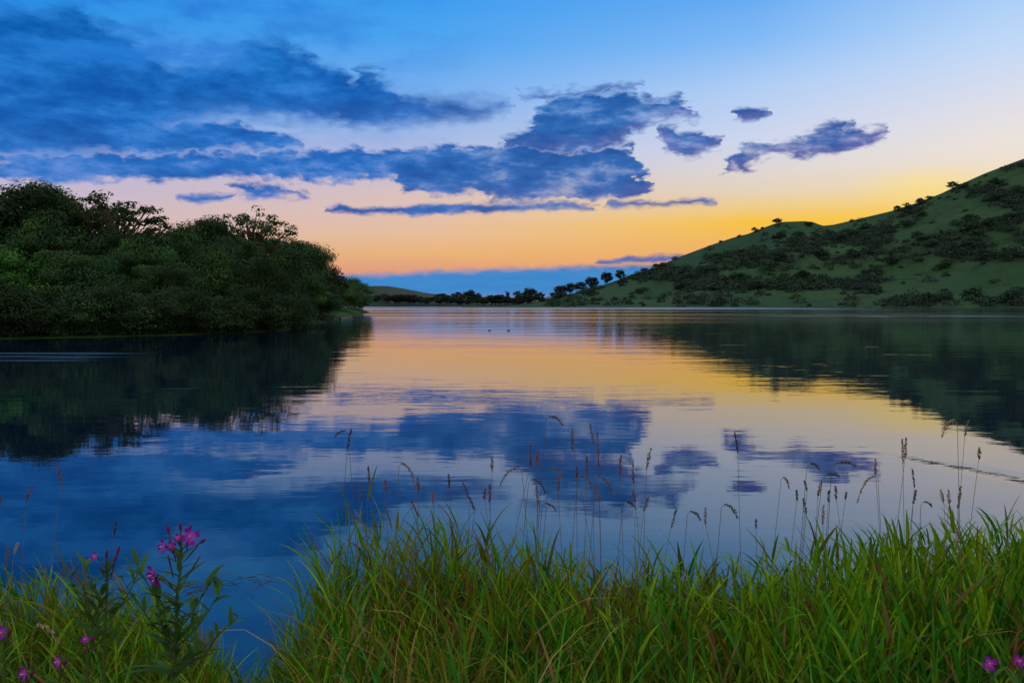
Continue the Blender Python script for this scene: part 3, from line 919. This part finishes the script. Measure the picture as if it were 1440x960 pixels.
def ribbons(mb, base, head, th0, kap, L, W, col, n=7, twist=None, tipcol=None, pw=1.4):
    """N curved leaf blades at once; head = compass direction, th0 = angle from vertical, kap = extra droop at the tip"""
    N_ = len(base)
    t = np.linspace(0, 1, n + 1)
    P = np.zeros((N_, n + 1, 3)); P[:, 0] = base
    hd = np.stack([np.cos(head), np.sin(head), np.zeros(N_)], 1)
    for i in range(n):
        tm = (i + 0.5) / n
        th = th0 + kap * tm ** pw
        stp = (L / n)[:, None]
        P[:, i + 1] = P[:, i] + stp * (np.sin(th)[:, None] * hd + np.cos(th)[:, None] * np.array([0, 0, 1.0]))
    side = np.stack([-np.sin(head), np.cos(head), np.zeros(N_)], 1)
    if twist is not None:
        th = th0[:, None] + 0.5 * kap[:, None]
        up = np.cos(th) * (-hd) + np.sin(th) * np.array([0, 0, 1.0])
        side = np.cos(twist)[:, None] * side + np.sin(twist)[:, None] * up
    prof = np.minimum(1.0, 0.45 + t * 3.2) * (1 - t ** 2.4) ** 0.9 + 0.02
    wv = W[:, None] * prof[None] * 0.5
    dP = np.gradient(P, axis=1)
    nrm = np.cross(dP, side[:, None, :]); nrm /= np.linalg.norm(nrm, axis=2)[:, :, None] + 1e-9
    Lf = P - side[:, None] * wv[..., None] + nrm * wv[..., None] * 0.35
    Rt = P + side[:, None] * wv[..., None] + nrm * wv[..., None] * 0.35
    V = np.stack([Lf, P, Rt], 2)                       # N, n+1, 3, 3
    idx = np.arange(N_ * (n + 1) * 3).reshape(N_, n + 1, 3)
    q1 = np.stack([idx[:, :-1, 0], idx[:, :-1, 1], idx[:, 1:, 1], idx[:, 1:, 0]], -1)
    q2 = np.stack([idx[:, :-1, 1], idx[:, :-1, 2], idx[:, 1:, 2], idx[:, 1:, 1]], -1)
    f = np.concatenate([q1.reshape(-1, 4), q2.reshape(-1, 4)])
    C = np.repeat(col[:, None, :], n + 1, 1)
    if tipcol is not None:
        k = np.clip((t - 0.72) / 0.28, 0, 1)[None, :, None] * tipcol[1][:, None, None]
        C = C * (1 - k) + tipcol[0][None, None, :] * k
    C = np.repeat(C[:, :, None, :], 3, 2)
    mb.add(V.reshape(-1, 3), f, C.reshape(-1, 3))


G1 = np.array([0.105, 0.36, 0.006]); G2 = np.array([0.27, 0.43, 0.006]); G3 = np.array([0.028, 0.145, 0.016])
TAN = np.array([0.26, 0.17, 0.07]); RED = np.array([0.20, 0.075, 0.025]); OLV = np.array([0.19, 0.20, 0.012])


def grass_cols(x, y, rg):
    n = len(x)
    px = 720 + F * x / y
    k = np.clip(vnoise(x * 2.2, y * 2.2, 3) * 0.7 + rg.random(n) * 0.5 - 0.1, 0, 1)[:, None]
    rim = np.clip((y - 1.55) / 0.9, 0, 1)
    k = k * (0.14 + 0.86 * rim)[:, None]  # near plants darker: shade low in the grass put into the colour
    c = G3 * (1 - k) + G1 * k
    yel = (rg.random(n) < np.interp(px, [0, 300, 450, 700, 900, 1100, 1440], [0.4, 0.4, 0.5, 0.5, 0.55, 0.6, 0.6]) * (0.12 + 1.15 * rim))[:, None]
    c = np.where(yel, c * 0.35 + G2 * 0.65, c)  # yellower towards the water edge: lit tips painted into the colour
    olv = (rg.random(n) < np.interp(px, [0, 430, 520, 700, 800, 1000, 1100], [0.25, 0.3, 0.45, 0.35, 0.22, 0.15, 0.06]))[:, None]
    c = np.where(olv, OLV, c)
    dry = rg.random(n)
    c = np.where((dry < np.interp(px, [0, 430, 560, 760, 1000, 1440], [0.05, 0.06, 0.11, 0.08, 0.05, 0.025]))[:, None], TAN, c)
    c = np.where((dry > 0.965)[:, None], RED, c)
    return c * 0.76 * (0.7 + 0.6 * rg.random(n))[:, None]


gm = MB()
rg = np.random.default_rng(5)
# reed-grass plants: a culm with alternate leaves
NP = 13000
x = (rg.random(NP) - 0.5) * 6.6
y = 1.15 + 2.0 * rg.random(NP) ** 0.85
gap = np.exp(-(((720 + F * x / y) - 330) / 62) ** 2)
keep = rg.random(NP) > gap * 0.5
x, y = x[keep], y[keep]
n = len(x)
hh = veg_h(x, y) * (0.66 + 0.31 * rg.random(n) ** 0.7) * np.where(y < 1.5, 0.85, 1.0)
z = bank_z(x, y)
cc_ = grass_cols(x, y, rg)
lean_h = rg.random(n) * 6.283; lean = np.abs(rg.normal(size=n)) * 0.09
# culm
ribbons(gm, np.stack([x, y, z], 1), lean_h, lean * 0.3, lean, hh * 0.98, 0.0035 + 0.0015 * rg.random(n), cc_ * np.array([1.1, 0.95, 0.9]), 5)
for k in range(8):
    fr = 0.30 + 0.68 * (k + rg.random(n) * 0.8) / 8
    # position on the culm
    off = hh * fr
    bx = x + np.cos(lean_h) * np.sin(lean * 0.8) * off * fr
    by = y + np.sin(lean_h) * np.sin(lean * 0.8) * off * fr
    bz = z + off * np.cos(lean * 0.6)
    hd = lean_h * 0.3 + (k % 2) * math.pi + rg.normal(size=n) * 0.7 + x * 0.0
    L = (0.09 + 0.17 * rg.random(n)) * (1.2 - 0.45 * fr)
    th0 = 0.20 + 0.40 * rg.random(n)
    kap = (0.35 + 1.0 * rg.random(n) ** 1.5) * (1.2 - 0.5 * fr)
    W = (0.0042 + 0.0062 * rg.random(n) ** 1.8) * np.interp(720 + F * x / y, [0, 600, 900, 1440], [1.0, 1.0, 1.3, 1.45])
    tip = np.where(rg.random(n) < 0.12, 0.8, 0.05)
    sel = rg.random(n) < 0.92
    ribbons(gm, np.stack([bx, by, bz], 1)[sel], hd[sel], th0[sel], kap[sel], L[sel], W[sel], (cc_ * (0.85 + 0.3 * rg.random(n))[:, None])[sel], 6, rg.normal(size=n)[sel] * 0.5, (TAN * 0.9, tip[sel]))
# long blades rising from the ground
NB = 7000
x = (rg.random(NB) - 0.5) * 7.4
y = 1.05 + 2.15 * rg.random(NB) ** 0.8
gap = np.exp(-(((720 + F * x / y) - 330) / 62) ** 2)
keep = rg.random(NB) > gap * 0.3
x, y = x[keep], y[keep]; n = len(x)
hh = veg_h(x, y)
L = hh * (0.58 + 0.40 * rg.random(n))
ribbons(gm, np.stack([x, y, bank_z(x, y)], 1), rg.random(n) * 6.283, 0.03 + 0.16 * rg.random(n), 0.15 + 1.0 * rg.random(n) ** 2.2, L, 0.004 + 0.005 * rg.random(n) ** 1.6,
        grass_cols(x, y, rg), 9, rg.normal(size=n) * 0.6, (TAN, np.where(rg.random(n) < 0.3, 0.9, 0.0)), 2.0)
# some broad bright blades close by on the right
NB = 300
px = 560 + 940 * rg.random(NB)
y = 1.25 + 0.5 * rg.random(NB)
x = (px - 720) / F * y
hh = veg_h(x, y)
ribbons(gm, np.stack([x, y, bank_z(x, y)], 1), rg.random(NB) * 6.283, 0.05 + 0.25 * rg.random(NB), 0.3 + 1.0 * rg.random(NB) ** 1.5, hh * (0.80 + 0.35 * rg.random(NB)), 0.009 + 0.008 * rg.random(NB),
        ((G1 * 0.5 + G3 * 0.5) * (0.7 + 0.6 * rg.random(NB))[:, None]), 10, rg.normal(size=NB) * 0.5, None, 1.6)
# bent dry blades hanging over the green ones
NB = 260
px = np.where(rg.random(NB) < 0.6, 420 + 330 * rg.random(NB), -100 + 1640 * rg.random(NB))
y = 1.4 + 0.9 * rg.random(NB)
x = (px - 720) / F * y
ribbons(gm, np.stack([x, y, bank_z(x, y)], 1), rg.random(NB) * 6.283, 0.05 + 0.25 * rg.random(NB), 1.3 + 1.5 * rg.random(NB), veg_h(x, y) * (0.85 + 0.4 * rg.random(NB)), 0.003 + 0.004 * rg.random(NB),
        (TAN * (0.7 + 0.9 * rg.random(NB))[:, None]), 12, rg.normal(size=NB) * 0.7, None, 4.0)
tag(gm.build('grass', M_blade), 'tall green reed grass along the near bank', 'grass', kind='stuff')

# seed-head grasses: (x px, y px of top, x px, y px of lower end of head, colour, depth)
BUFF, RUST, DARK, PALE = np.array([0.17, 0.11, 0.075]), np.array([0.18, 0.085, 0.06]), np.array([0.085, 0.068, 0.055]), np.array([0.30, 0.23, 0.16])
SEEDS = [
    # left, over the deep blue
    (80, 650, 87, 682, 'rust', 'left'), (45, 684, 36, 706, 'rust', 'left'), (2, 698, -4, 716, 'rust', 'left'), (11, 765, 9, 795, 'rust', 'left'), (24, 764, 20, 778, 'pale', 'left'), (163, 733, 161, 752, 'dark', 'left'),
    # left cluster in front of the pale gap and the low dark streak
    (494, 604, 488, 634, 'dark', 'mid left'), (486, 605, 472, 614, 'dark', 'mid left'), (518, 656, 519, 678, 'rust', 'mid left'), (507, 680, 506, 705, 'rust', 'mid left'), (542, 675, 543, 694, 'rust', 'mid left'),
    (565, 650, 583, 683, 'buff', 'mid left'), (587, 672, 589, 693, 'rust', 'mid left'), (579, 704, 588, 727, 'rust', 'mid left'), (609, 692, 609, 709, 'rust', 'mid left'), (631, 667, 632, 686, 'dark', 'mid left'),
    (651, 678, 660, 702, 'dark', 'mid left'), (661, 700, 668, 718, 'dark', 'mid left'), (692, 643, 692, 663, 'buff', 'mid left'), (689, 680, 688, 706, 'rust', 'mid left'), (682, 688, 681, 702, 'rust', 'mid left'),
    # middle, over the big dark cloud reflection
    (730, 656, 703, 684, 'buff', 'middle'), (746, 625, 746, 656, 'rust', 'middle'), (757, 633, 754, 656, 'rust', 'middle'), (805, 603, 805, 633, 'rust', 'middle'), (830, 597, 835, 625, 'rust', 'middle'),
    (840, 608, 842, 658, 'rust', 'middle'), (825, 641, 826, 670, 'rust', 'middle'), (772, 585, 791, 598, 'dark', 'middle'), (777, 657, 792, 674, 'buff', 'middle'), (786, 671, 785, 692, 'rust', 'middle'),
    (811, 657, 811, 671, 'rust', 'middle'), (747, 674, 766, 693, 'dark', 'middle'), (754, 684, 757, 710, 'rust', 'middle'), (766, 707, 782, 719, 'dark', 'middle'), (816, 669, 832, 685, 'buff', 'middle'),
    (842, 669, 862, 698, 'buff', 'middle'), (837, 684, 843, 706, 'rust', 'middle'), (873, 641, 872, 670, 'rust', 'middle'), (890, 647, 891, 680, 'rust', 'middle'), (915, 631, 909, 660, 'buff', 'middle'),
    (880, 704, 894, 716, 'dark', 'middle'), (890, 690, 893, 706, 'rust', 'middle'), (912, 699, 905, 719, 'buff', 'middle'),
    # right middle, over plain pale water
    (951, 716, 944, 742, 'dark', 'right middle'), (971, 718, 984, 731, 'dark', 'right middle'), (992, 714, 992, 738, 'buff', 'right middle'), (1019, 708, 1036, 727, 'dark', 'right middle'), (1033, 608, 1038, 637, 'dark', 'right middle'), (1063, 731, 1063, 743, 'dark', 'right middle'),
    # right, below and right of the small purple cloud reflection
    (1102, 670, 1109, 686, 'dark', 'right'), (1120, 690, 1121, 704, 'dark', 'right'), (1131, 676, 1135, 691, 'dark', 'right'), (1130, 702, 1134, 722, 'dark', 'right'), (1139, 651, 1151, 659, 'dark', 'right'), (1155, 676, 1150, 698, 'rust', 'right'),
    (1158, 710, 1157, 738, 'rust', 'right'), (1161, 668, 1179, 670, 'dark', 'right'), (1166, 690, 1165, 706, 'dark', 'right'), (1175, 684, 1176, 703, 'dark', 'right'), (1174, 652, 1203, 656, 'dark', 'right'), (1190, 692, 1189, 702, 'dark', 'right'),
    (1231, 668, 1206, 706, 'buff', 'right'), (1231, 645, 1231, 667, 'buff', 'right'),
    (1269, 618, 1270, 652, 'rust', 'far right'), (1274, 616, 1273, 645, 'buff', 'far right'), (1283, 659, 1286, 685, 'dark', 'far right'), (1288, 690, 1284, 708, 'dark', 'far right'), (1342, 589, 1325, 615, 'pale', 'far right'),
    (1361, 592, 1357, 613, 'pale', 'far right'), (1377, 630, 1377, 646, 'buff', 'far right'), (1299, 705, 1309, 711, 'dark', 'far right'), (1323, 689, 1327, 706, 'buff', 'far right'), (1334, 690, 1335, 708, 'buff', 'far right'), (1351, 685, 1347, 715, 'buff', 'far right'),
    # nearer, among the grass at the left
    (52, 877, 80, 904, 'pale', 'grass left'),
]
WHERE = {'left': 'over the deep blue water at left', 'mid left': 'left of the big dark cloud reflection', 'middle': 'in front of the big dark cloud reflection', 'right middle': 'over the plain pale water right of middle',
         'right': 'below the small purple cloud reflection', 'far right': 'over the pale water at far right', 'grass left': 'among the grass at lower left'}
COLN = {'buff': 'buff', 'rust': 'rusty red', 'dark': 'dark', 'pale': 'pale straw'}
COLV = {'buff': BUFF, 'rust': RUST, 'dark': DARK, 'pale': PALE}
ORD = ['first', 'second', 'third', 'fourth', 'fifth', 'sixth', 'seventh', 'eighth', 'ninth', 'tenth', 'eleventh', 'twelfth', 'thirteenth', 'fourteenth', 'fifteenth']


def posture(s):
    dx = s[2] - s[0]; dy = s[3] - s[1]
    if abs(dx) < 0.42 * dy: return 'upright'
    return 'drooping to the right' if dx > 0 else 'drooping to the left'


buckets = {}
for s in SEEDS: buckets.setdefault((s[5], s[4], posture(s)), []).append(s)
seed_label = {}
for (wh, cn, po), lst in buckets.items():
    lst.sort(key=lambda s: s[0])
    for i, s in enumerate(lst):
        pre = '' if len(lst) == 1 else ORD[i] + ' from left of the '
        seed_label[s] = f"{pre}{COLN[cn]} grass seed head{'s' if pre else ''} {po} {WHERE[wh]}"

rg = np.random.default_rng(17)
for s in SEEDS:
    xt, yt, xb, yb, cn, wh = s
    y0 = 1.55 if wh == 'grass left' else 2.15 + 0.55 * rg.random()
    top = at(xt, yt, y0); low_ = at(xb, yb, y0 + 0.02 * rg.normal())
    po = posture(s)
    gz = 0.55
    if po == 'upright':
        # stem rises from the ground to the lower end of the head and on through it
        foot = np.array([low_[0] + (low_[0] - top[0]) * 1.0 + rg.normal() * 0.06, y0 + rg.normal() * 0.05, gz])
        tt = np.linspace(0, 1, 9)[:, None]
        stem = foot * (1 - tt) + low_ * tt
        stem[:, 0] += 0.02 * np.sin(tt[:, 0] * 3.1) * rg.normal()
        head = np.stack([low_ + (top - low_) * q for q in np.linspace(0, 1, 8)])
    else:
        # the head hangs over: the stem comes up under the high end
        sg = 1 if xb > xt else -1
        foot = np.array([top[0] - sg * (0.02 + 0.06 * rg.random()), y0 + rg.normal() * 0.05, gz])
        tt = np.linspace(0, 1, 9)[:, None]
        near = top + np.array([-sg * 0.008, 0, -0.012])
        stem = foot * (1 - tt) + near * tt
        stem[:, 0] -= sg * 0.012 * np.sin(tt[:, 0] * 3.1)
        stem = np.concatenate([stem, top[None]])
        q = np.linspace(0, 1, 9)[:, None]
        head = top * (1 - q) + low_ * q
        head[:, 2] += 0.16 * np.linalg.norm(low_ - top) * np.sin(q[:, 0] * math.pi) ** 0.9
        head[:, 0] += sg * 0.06 * np.linalg.norm(low_ - top) * np.sin(q[:, 0] * math.pi)
    root = empty('seed_grass', foot)
    tag(root, seed_label[s], 'grass stem', 'grass stems with seed heads on the near bank')
    cv = COLV[cn]
    st = MB(); tube(st, stem - foot, np.linspace(0.0013, 0.0006, len(stem)), 5, np.array([0.15, 0.13, 0.05]) * 0.5 + cv * 0.5)
    st.build('stem', M_seed, root)
    hb = MB()
    tube(hb, head - foot, np.linspace(0.0012, 0.0006, len(head)), 5, cv)
    ln = np.linalg.norm(low_ - top)
    ns = int(40 + ln * 700)
    q = rg.random(ns)
    pos = np.stack([np.interp(q * (len(head) - 1), np.arange(len(head)), head[:, i]) for i in range(3)], 1) - foot
    tang = (head[-1] - head[0]) / (np.linalg.norm(head[-1] - head[0]) + 1e-9)
    if po != 'upright': tang = tang
    prof = np.clip(np.sin(np.clip(q * 0.92 + 0.08, 0, 1) * math.pi), 0.15, 1)
    d = rg.normal(size=(ns, 3)); d -= (d @ tang)[:, None] * tang; d /= np.linalg.norm(d, axis=1)[:, None]
    thick = (0.0018 + 0.0010 * rg.random()) * (1.25 if cn in ('rust', 'buff') else 1.0)
    pos = pos + d * (thick * prof * rg.random(ns) ** 0.5)[:, None]
    dirv = tang + d * 0.55 + rg.normal(size=(ns, 3)) * 0.15
    dirv /= np.linalg.norm(dirv, axis=1)[:, None]
    sd = np.cross(dirv, rg.normal(size=(ns, 3))); sd /= np.linalg.norm(sd, axis=1)[:, None]
    L = (0.0045 + 0.003 * rg.random(ns))[:, None]; Wd = (0.0011 + 0.0006 * rg.random(ns))[:, None]
    V = np.stack([pos, pos + dirv * L * 0.45 - sd * Wd, pos + dirv * L, pos + dirv * L * 0.45 + sd * Wd], 1)
    tone = (0.65 + 0.7 * rg.random(ns))[:, None]
    hb.add(V.reshape(-1, 3), np.arange(ns)[:, None] * 4 + np.arange(4)[None], np.repeat(cv * tone, 4, 0))
    hb.build('seed_head', M_seed, root)


# ------------------------------------------------------------------ willowherbs
MAG = np.array([0.24, 0.010, 0.34]); MAG2 = np.array([0.42, 0.05, 0.42]); BUD = np.array([0.17, 0.02, 0.12]); POD = np.array([0.075, 0.07, 0.05]); STEMC = np.array([0.07, 0.115, 0.03]); LEAFC = np.array([0.05, 0.12, 0.022])


def frame_of(nrm):
    nrm = np.asarray(nrm, float); nrm = nrm / np.linalg.norm(nrm)
    a = np.cross(nrm, [0.1, 0.2, 1.0]); a /= np.linalg.norm(a)
    return nrm, a, np.cross(nrm, a)


def flower(root, c, nrm, rad, tone=1.0):
    """four notched petals, a pale style in the middle"""
    nrm, a, b = frame_of(nrm)
    mb = MB()
    for k in range(4):
        an = k * math.pi / 2 + 0.4 + rg.normal() * 0.12
        d = math.cos(an) * a + math.sin(an) * b
        s = -math.sin(an) * a + math.cos(an) * b
        rows = []
        for t, wv in ((0.05, 0.10), (0.35, 0.42), (0.70, 0.66), (0.95, 0.60), (1.06, 0.34)):
            notch = -0.14 if t > 1 else 0
            lift = 0.28 * t * t - 0.06
            rows.append([c + rad * (d * t + s * wv * 0.62 * e + nrm * (lift + 0.08 * e * e) + (d * notch if e == 0 else 0)) for e in (-1, -0.5, 0, 0.5, 1)])
        V = np.array(rows).reshape(-1, 3)
        f = [[i * 5 + j, i * 5 + j + 1, (i + 1) * 5 + j + 1, (i + 1) * 5 + j] for i in range(4) for j in range(4)]
        cols = np.repeat(np.array([MAG2 * 1.2, MAG2, MAG, MAG * 0.9, MAG * 0.8]), 5, 0) * tone
        mb.add(V, f, cols)
    tube(mb, [c, c + nrm * rad * 0.35, c + nrm * rad * 0.6], [rad * 0.07, rad * 0.05, rad * 0.10], 6, np.array([0.75, 0.6, 0.6]))
    return mb.build('flower', M_petal, root)


def bud(root, a, b, r=0.0028, c=BUD, name='bud'):
    mb = MB()
    a, b = np.asarray(a), np.asarray(b)
    q = np.linspace(0, 1, 7)[:, None]
    tube(mb, a * (1 - q) + b * q, r * np.array([0.35, 0.55, 0.85, 1.1, 1.05, 0.75, 0.15]), 7, c)
    return mb.build(name, M_petal, root)


def pod(root, a, b, r=0.0016):
    mb = MB(); a, b = np.asarray(a), np.asarray(b)
    q = np.linspace(0, 1, 6)[:, None]
    tube(mb, a * (1 - q) + b * q, r * np.array([0.5, 0.9, 1, 1, 0.95, 0.6]), 6, POD)
    return mb.build('seed_pod', M_blade, root)


def leaf(root, base, head, L, W, th0=0.7, kap=0.7, col=LEAFC):
    mb = MB()
    one = np.ones(1)
    ribbons(mb, np.array([base]), one * head, one * th0, one * kap, one * L, one * W, np.array([col]), 8, one * 0.1, None, 1.2)
    return mb.build('leaf', M_blade, root)


def willowherb(stem_px, depth, label, flowers, buds, pods, leaves, foot_shift=0.0, branches=()):
    """stem_px: pixels down the stem from its top"""
    pts = [at(px, py, depth) for px, py in stem_px]
    foot = np.array([pts[-1][0] + foot_shift, depth, 0.55])
    path = np.array([foot] + pts[::-1])
    root = empty('willowherb', foot)
    tag(root, label, 'wildflower', 'pink willowherb plants on the near bank')
    mb = MB(); tube(mb, path - foot, np.linspace(0.0040, 0.0018, len(path)), 7, STEMC)
    mb.build('stem', M_blade, root)
    W_ = lambda px, py, dz=0.0: at(px, py, depth + dz) - foot
    sx = np.array([p[0] for p in path]); sz = np.array([p[2] for p in path])
    def on_stem(p):
        i = np.argmin(np.abs(np.linspace(0, 1, 60)[:, None] - 0)) if False else None
        z = p[2] + foot[2]
        return np.array([np.interp(z, sz, sx), depth, z]) - foot
    for (px, py, rpx, nx, nz) in flowers:
        c = W_(px, py, -0.01)
        base = on_stem(c - np.array([0, 0, 0.03]))
        st = MB(); q = np.linspace(0, 1, 5)[:, None]
        tube(st, base * (1 - q) + (c - np.array([nx, -1.0, nz]) * 0.004) * q, 0.0011, 5, BUD * 0.5 + STEMC * 0.5)
        stalk = st.build('flower_stalk', M_blade, root)
        flower(root, c, (nx, -1.0, nz), rpx * 0.88 / F * depth)
    for (x0, y0, x1, y1) in buds:
        a, b = W_(x0, y0), W_(x1, y1)
        base = on_stem(a - np.array([0, 0, 0.02]))
        o = bud(root, a, b)
        st = MB(); q = np.linspace(0, 1, 5)[:, None]
        tube(st, base * (1 - q) + a * q, 0.0011, 5, POD)
        st.build('bud_stalk', M_blade, root)
    for (x0, y0, x1, y1) in pods: pod(root, W_(x0, y0), W_(x1, y1))
    for (px, py, dx, up) in branches:
        a = on_stem(W_(px, py)); b = a + np.array([dx, -0.03 + 0.06 * rg.random(), up])
        q = np.linspace(0, 1, 7)[:, None]
        P = a * (1 - q) + b * q; P[:, 2] -= 0.25 * up * (q[:, 0] * (1 - q[:, 0])) * 2
        st = MB(); tube(st, P, np.linspace(0.0022, 0.0008, 7), 6, STEMC)
        br = st.build('branch', M_blade, root)
        for k in range(9):
            i = 1 + k * 5 / 8
            c = np.array([np.interp(i, np.arange(7), P[:, m]) for m in range(3)])
            leaf(br, c, rg.random() * 6.283, 0.03 + 0.03 * rg.random(), 0.007 + 0.006 * rg.random(), 0.3 + 0.8 * rg.random(), 0.3 + rg.random(), LEAFC * (0.7 + 0.6 * rg.random()))
    for (px, py, head, L, Wd, th0, kap) in leaves:
        leaf(root, W_(px, py), head, L, Wd, th0, kap, LEAFC * (0.75 + 0.6 * rg.random()))
    return root


rg = np.random.default_rng(23)
lv = []
for i, py in enumerate(np.linspace(768, 955, 26)):
    for sd in (0, math.pi):
        k = (py - 768) / 187
        if rg.random() < 0.25: continue
        lv.append((253 - 6 * k + rg.normal() * 1.5, py + rg.normal() * 5, sd + rg.normal() * 0.75, 0.026 + 0.075 * k ** 0.7 * (0.7 + 0.5 * rg.random()), (0.006 + 0.010 * k ** 0.8) * (0.7 + 0.6 * rg.random()), 0.4 + 0.75 * rg.random(), 0.2 + 1.4 * rg.random()))
willowherb([(254, 752), (255, 775), (254, 800), (249, 840), (248, 890), (241, 960)], 1.5, 'tall willowherb with several magenta flowers and upright buds at lower left',
           [(230, 768, 11, -0.7, 0.2), (240, 767, 8, 0.5, 0.1), (268, 754, 14, 0.25, 0.35), (250, 756, 7, -0.1, 0.6), (216, 807, 15, -0.8, -0.1), (219, 813, 12, -0.5, -0.4)],
           [(238, 752, 235, 737), (254, 748, 254, 733), (266, 747, 269, 737), (280, 764, 290, 757)],
           [(258, 790, 279, 766), (258, 818, 282, 781), (248, 790, 238, 754), (262, 775, 267, 748), (254, 770, 254, 748), (244, 812, 236, 780)], lv, branches=[(250, 870, -0.07, 0.10), (250, 885, 0.06, 0.09), (248, 905, -0.10, 0.12), (247, 910, 0.085, 0.11), (246, 925, -0.04, 0.13), (245, 935, 0.11, 0.08)])
lv = [(152 - 2 * i, 800 + 9 * i, (i % 2) * math.pi + rg.normal() * 0.7, 0.03 + 0.005 * i, 0.009 + 0.0006 * i, 0.5, 0.7) for i in range(15)]
willowherb([(152, 788), (151, 820), (148, 870), (146, 940)], 1.55, 'small willowherb with one magenta flower and reddish buds, left of the tall one',
           [(134, 782, 8, -0.5, 0.5)], [(164, 782, 168, 767), (150, 786, 150, 772), (161, 790, 165, 778)], [(155, 815, 163, 782), (150, 812, 149, 788), (148, 812, 140, 795)], lv, branches=[(149, 860, -0.05, 0.08), (149, 875, 0.06, 0.09), (148, 890, -0.07, 0.10)])
SINGLES = [((3, 889), 10, 1.40, 'magenta willowherb flower in the grass cut by the left edge of the photo'),
           ((34, 947), 11, 1.35, 'magenta willowherb flower lowest in the bottom left corner'),
           ((82, 930), 10, 1.38, 'pale magenta willowherb flower nodding right of the corner one'),
           ((120, 898), 7, 1.42, 'small magenta willowherb flower deep in the grass below the small willowherb'),
           ((1391, 932), 11, 1.35, 'magenta willowherb flower low in the grass at the bottom right'),
           ((1432, 928), 10, 1.35, 'magenta willowherb flower at the right edge near the bottom corner')]
for (px, py), rp, dp, lb in SINGLES:
    willowherb([(px + 2, py + 6), (px + 3, py + 40), (px + 2, py + 120)], dp, lb, [(px, py, rp, rg.normal() * 0.4, 0.3)], [(px + 9, py + 6, px + 13, py - 6)], [],
               [(px + 3, py + 25 + 14 * i, (i % 2) * math.pi + rg.normal() * 0.5, 0.04, 0.009, 0.6, 0.7) for i in range(4)])


# ------------------------------------------------------------------ things on the water
def simple_mat(name, c, rough=0.6):
    m, N = new_mat(name)
    g = N.n('ShaderNodeNewGeometry')
    nz = N.noise(g.outputs['Position'], 40, 3)
    col = N.mix(nz, tuple(a * 0.7 for a in c), tuple(a * 1.3 for a in c))
    return finish(N, principled(N, col, rough, 0.3).outputs[0], m)


M_bird = simple_mat('dark_plumage', (0.012, 0.012, 0.014))
M_weed = simple_mat('water_weed', (0.03, 0.035, 0.03))
for px, lb, s in ((688, 'small dark waterbird afloat on the left of the pair', 0.55), (715, 'small dark waterbird afloat on the right of the pair', 0.62)):
    p = on_water(px, 465)
    root = empty('waterbird', p, 0, (s, s, s)); tag(root, lb, 'bird', 'waterbirds on the lake')
    b = MB()
    tube(b, [(-0.20, 0, 0.06), (-0.14, 0, 0.07), (-0.05, 0, 0.06), (0.06, 0, 0.05), (0.13, 0, 0.07), (0.165, 0, 0.13), (0.175, 0, 0.17), (0.20, 0, 0.19), (0.235, 0, 0.18)],
         [0.008, 0.045, 0.075, 0.075, 0.05, 0.028, 0.026, 0.030, 0.012], 9)
    b.build('body', M_bird, root)
    k = MB(); tube(k, [(0.235, 0, 0.18), (0.255, 0, 0.177), (0.275, 0, 0.174)], [0.011, 0.007, 0.002], 6)
    k.build('beak', M_bird, root)


def weed(ends, n, spread, label, name='floating_strands', rad=0.006, ln=0.3):
    a, b = on_water(*ends[0]), on_water(*ends[1])
    mb = MB()
    for i in range(n):
        t = rg.random()
        c = a * (1 - t) + b * t + np.array([rg.normal() * spread * 0.4, rg.normal() * spread, 0])
        L = ln * (0.4 + rg.random())
        d = np.array([1.0, rg.normal() * 0.22, 0]) if rg.random() < 0.8 else np.array([0.5, rg.normal(), 0])
        q = np.linspace(-0.5, 0.5, 6)
        P = c + d * L * q[:, None] + np.stack([0 * q, 0.02 * np.sin(q * 9 + rg.random() * 6), 0.0015 * rg.random(6) - 0.001], 1)
        tube(mb, P - a, rad * np.array([0.3, 0.9, 1, 0.9, 0.7, 0.2]), 5)
    o = mb.build(name, M_weed); o.location = a
    return tag(o, label, 'water weed', kind=None)


weed(((1274, 643), (1442, 674)), 60, 0.07, 'thin dark strands standing in for a line of ripples on the pale water at far right', ln=0.2, rad=0.0035)  # dark strands added in place of the dark reflections along a ripple line
weed(((305, 810), (375, 818)), 16, 0.10, 'few weed stalks floating beside the tall willowherb', ln=0.14, rad=0.004)
weed(((258, 822), (292, 830)), 12, 0.06, 'small tuft of weed in the water behind the tall willowherb', ln=0.12, rad=0.004)
print('OBJ', len(bpy.data.objects))
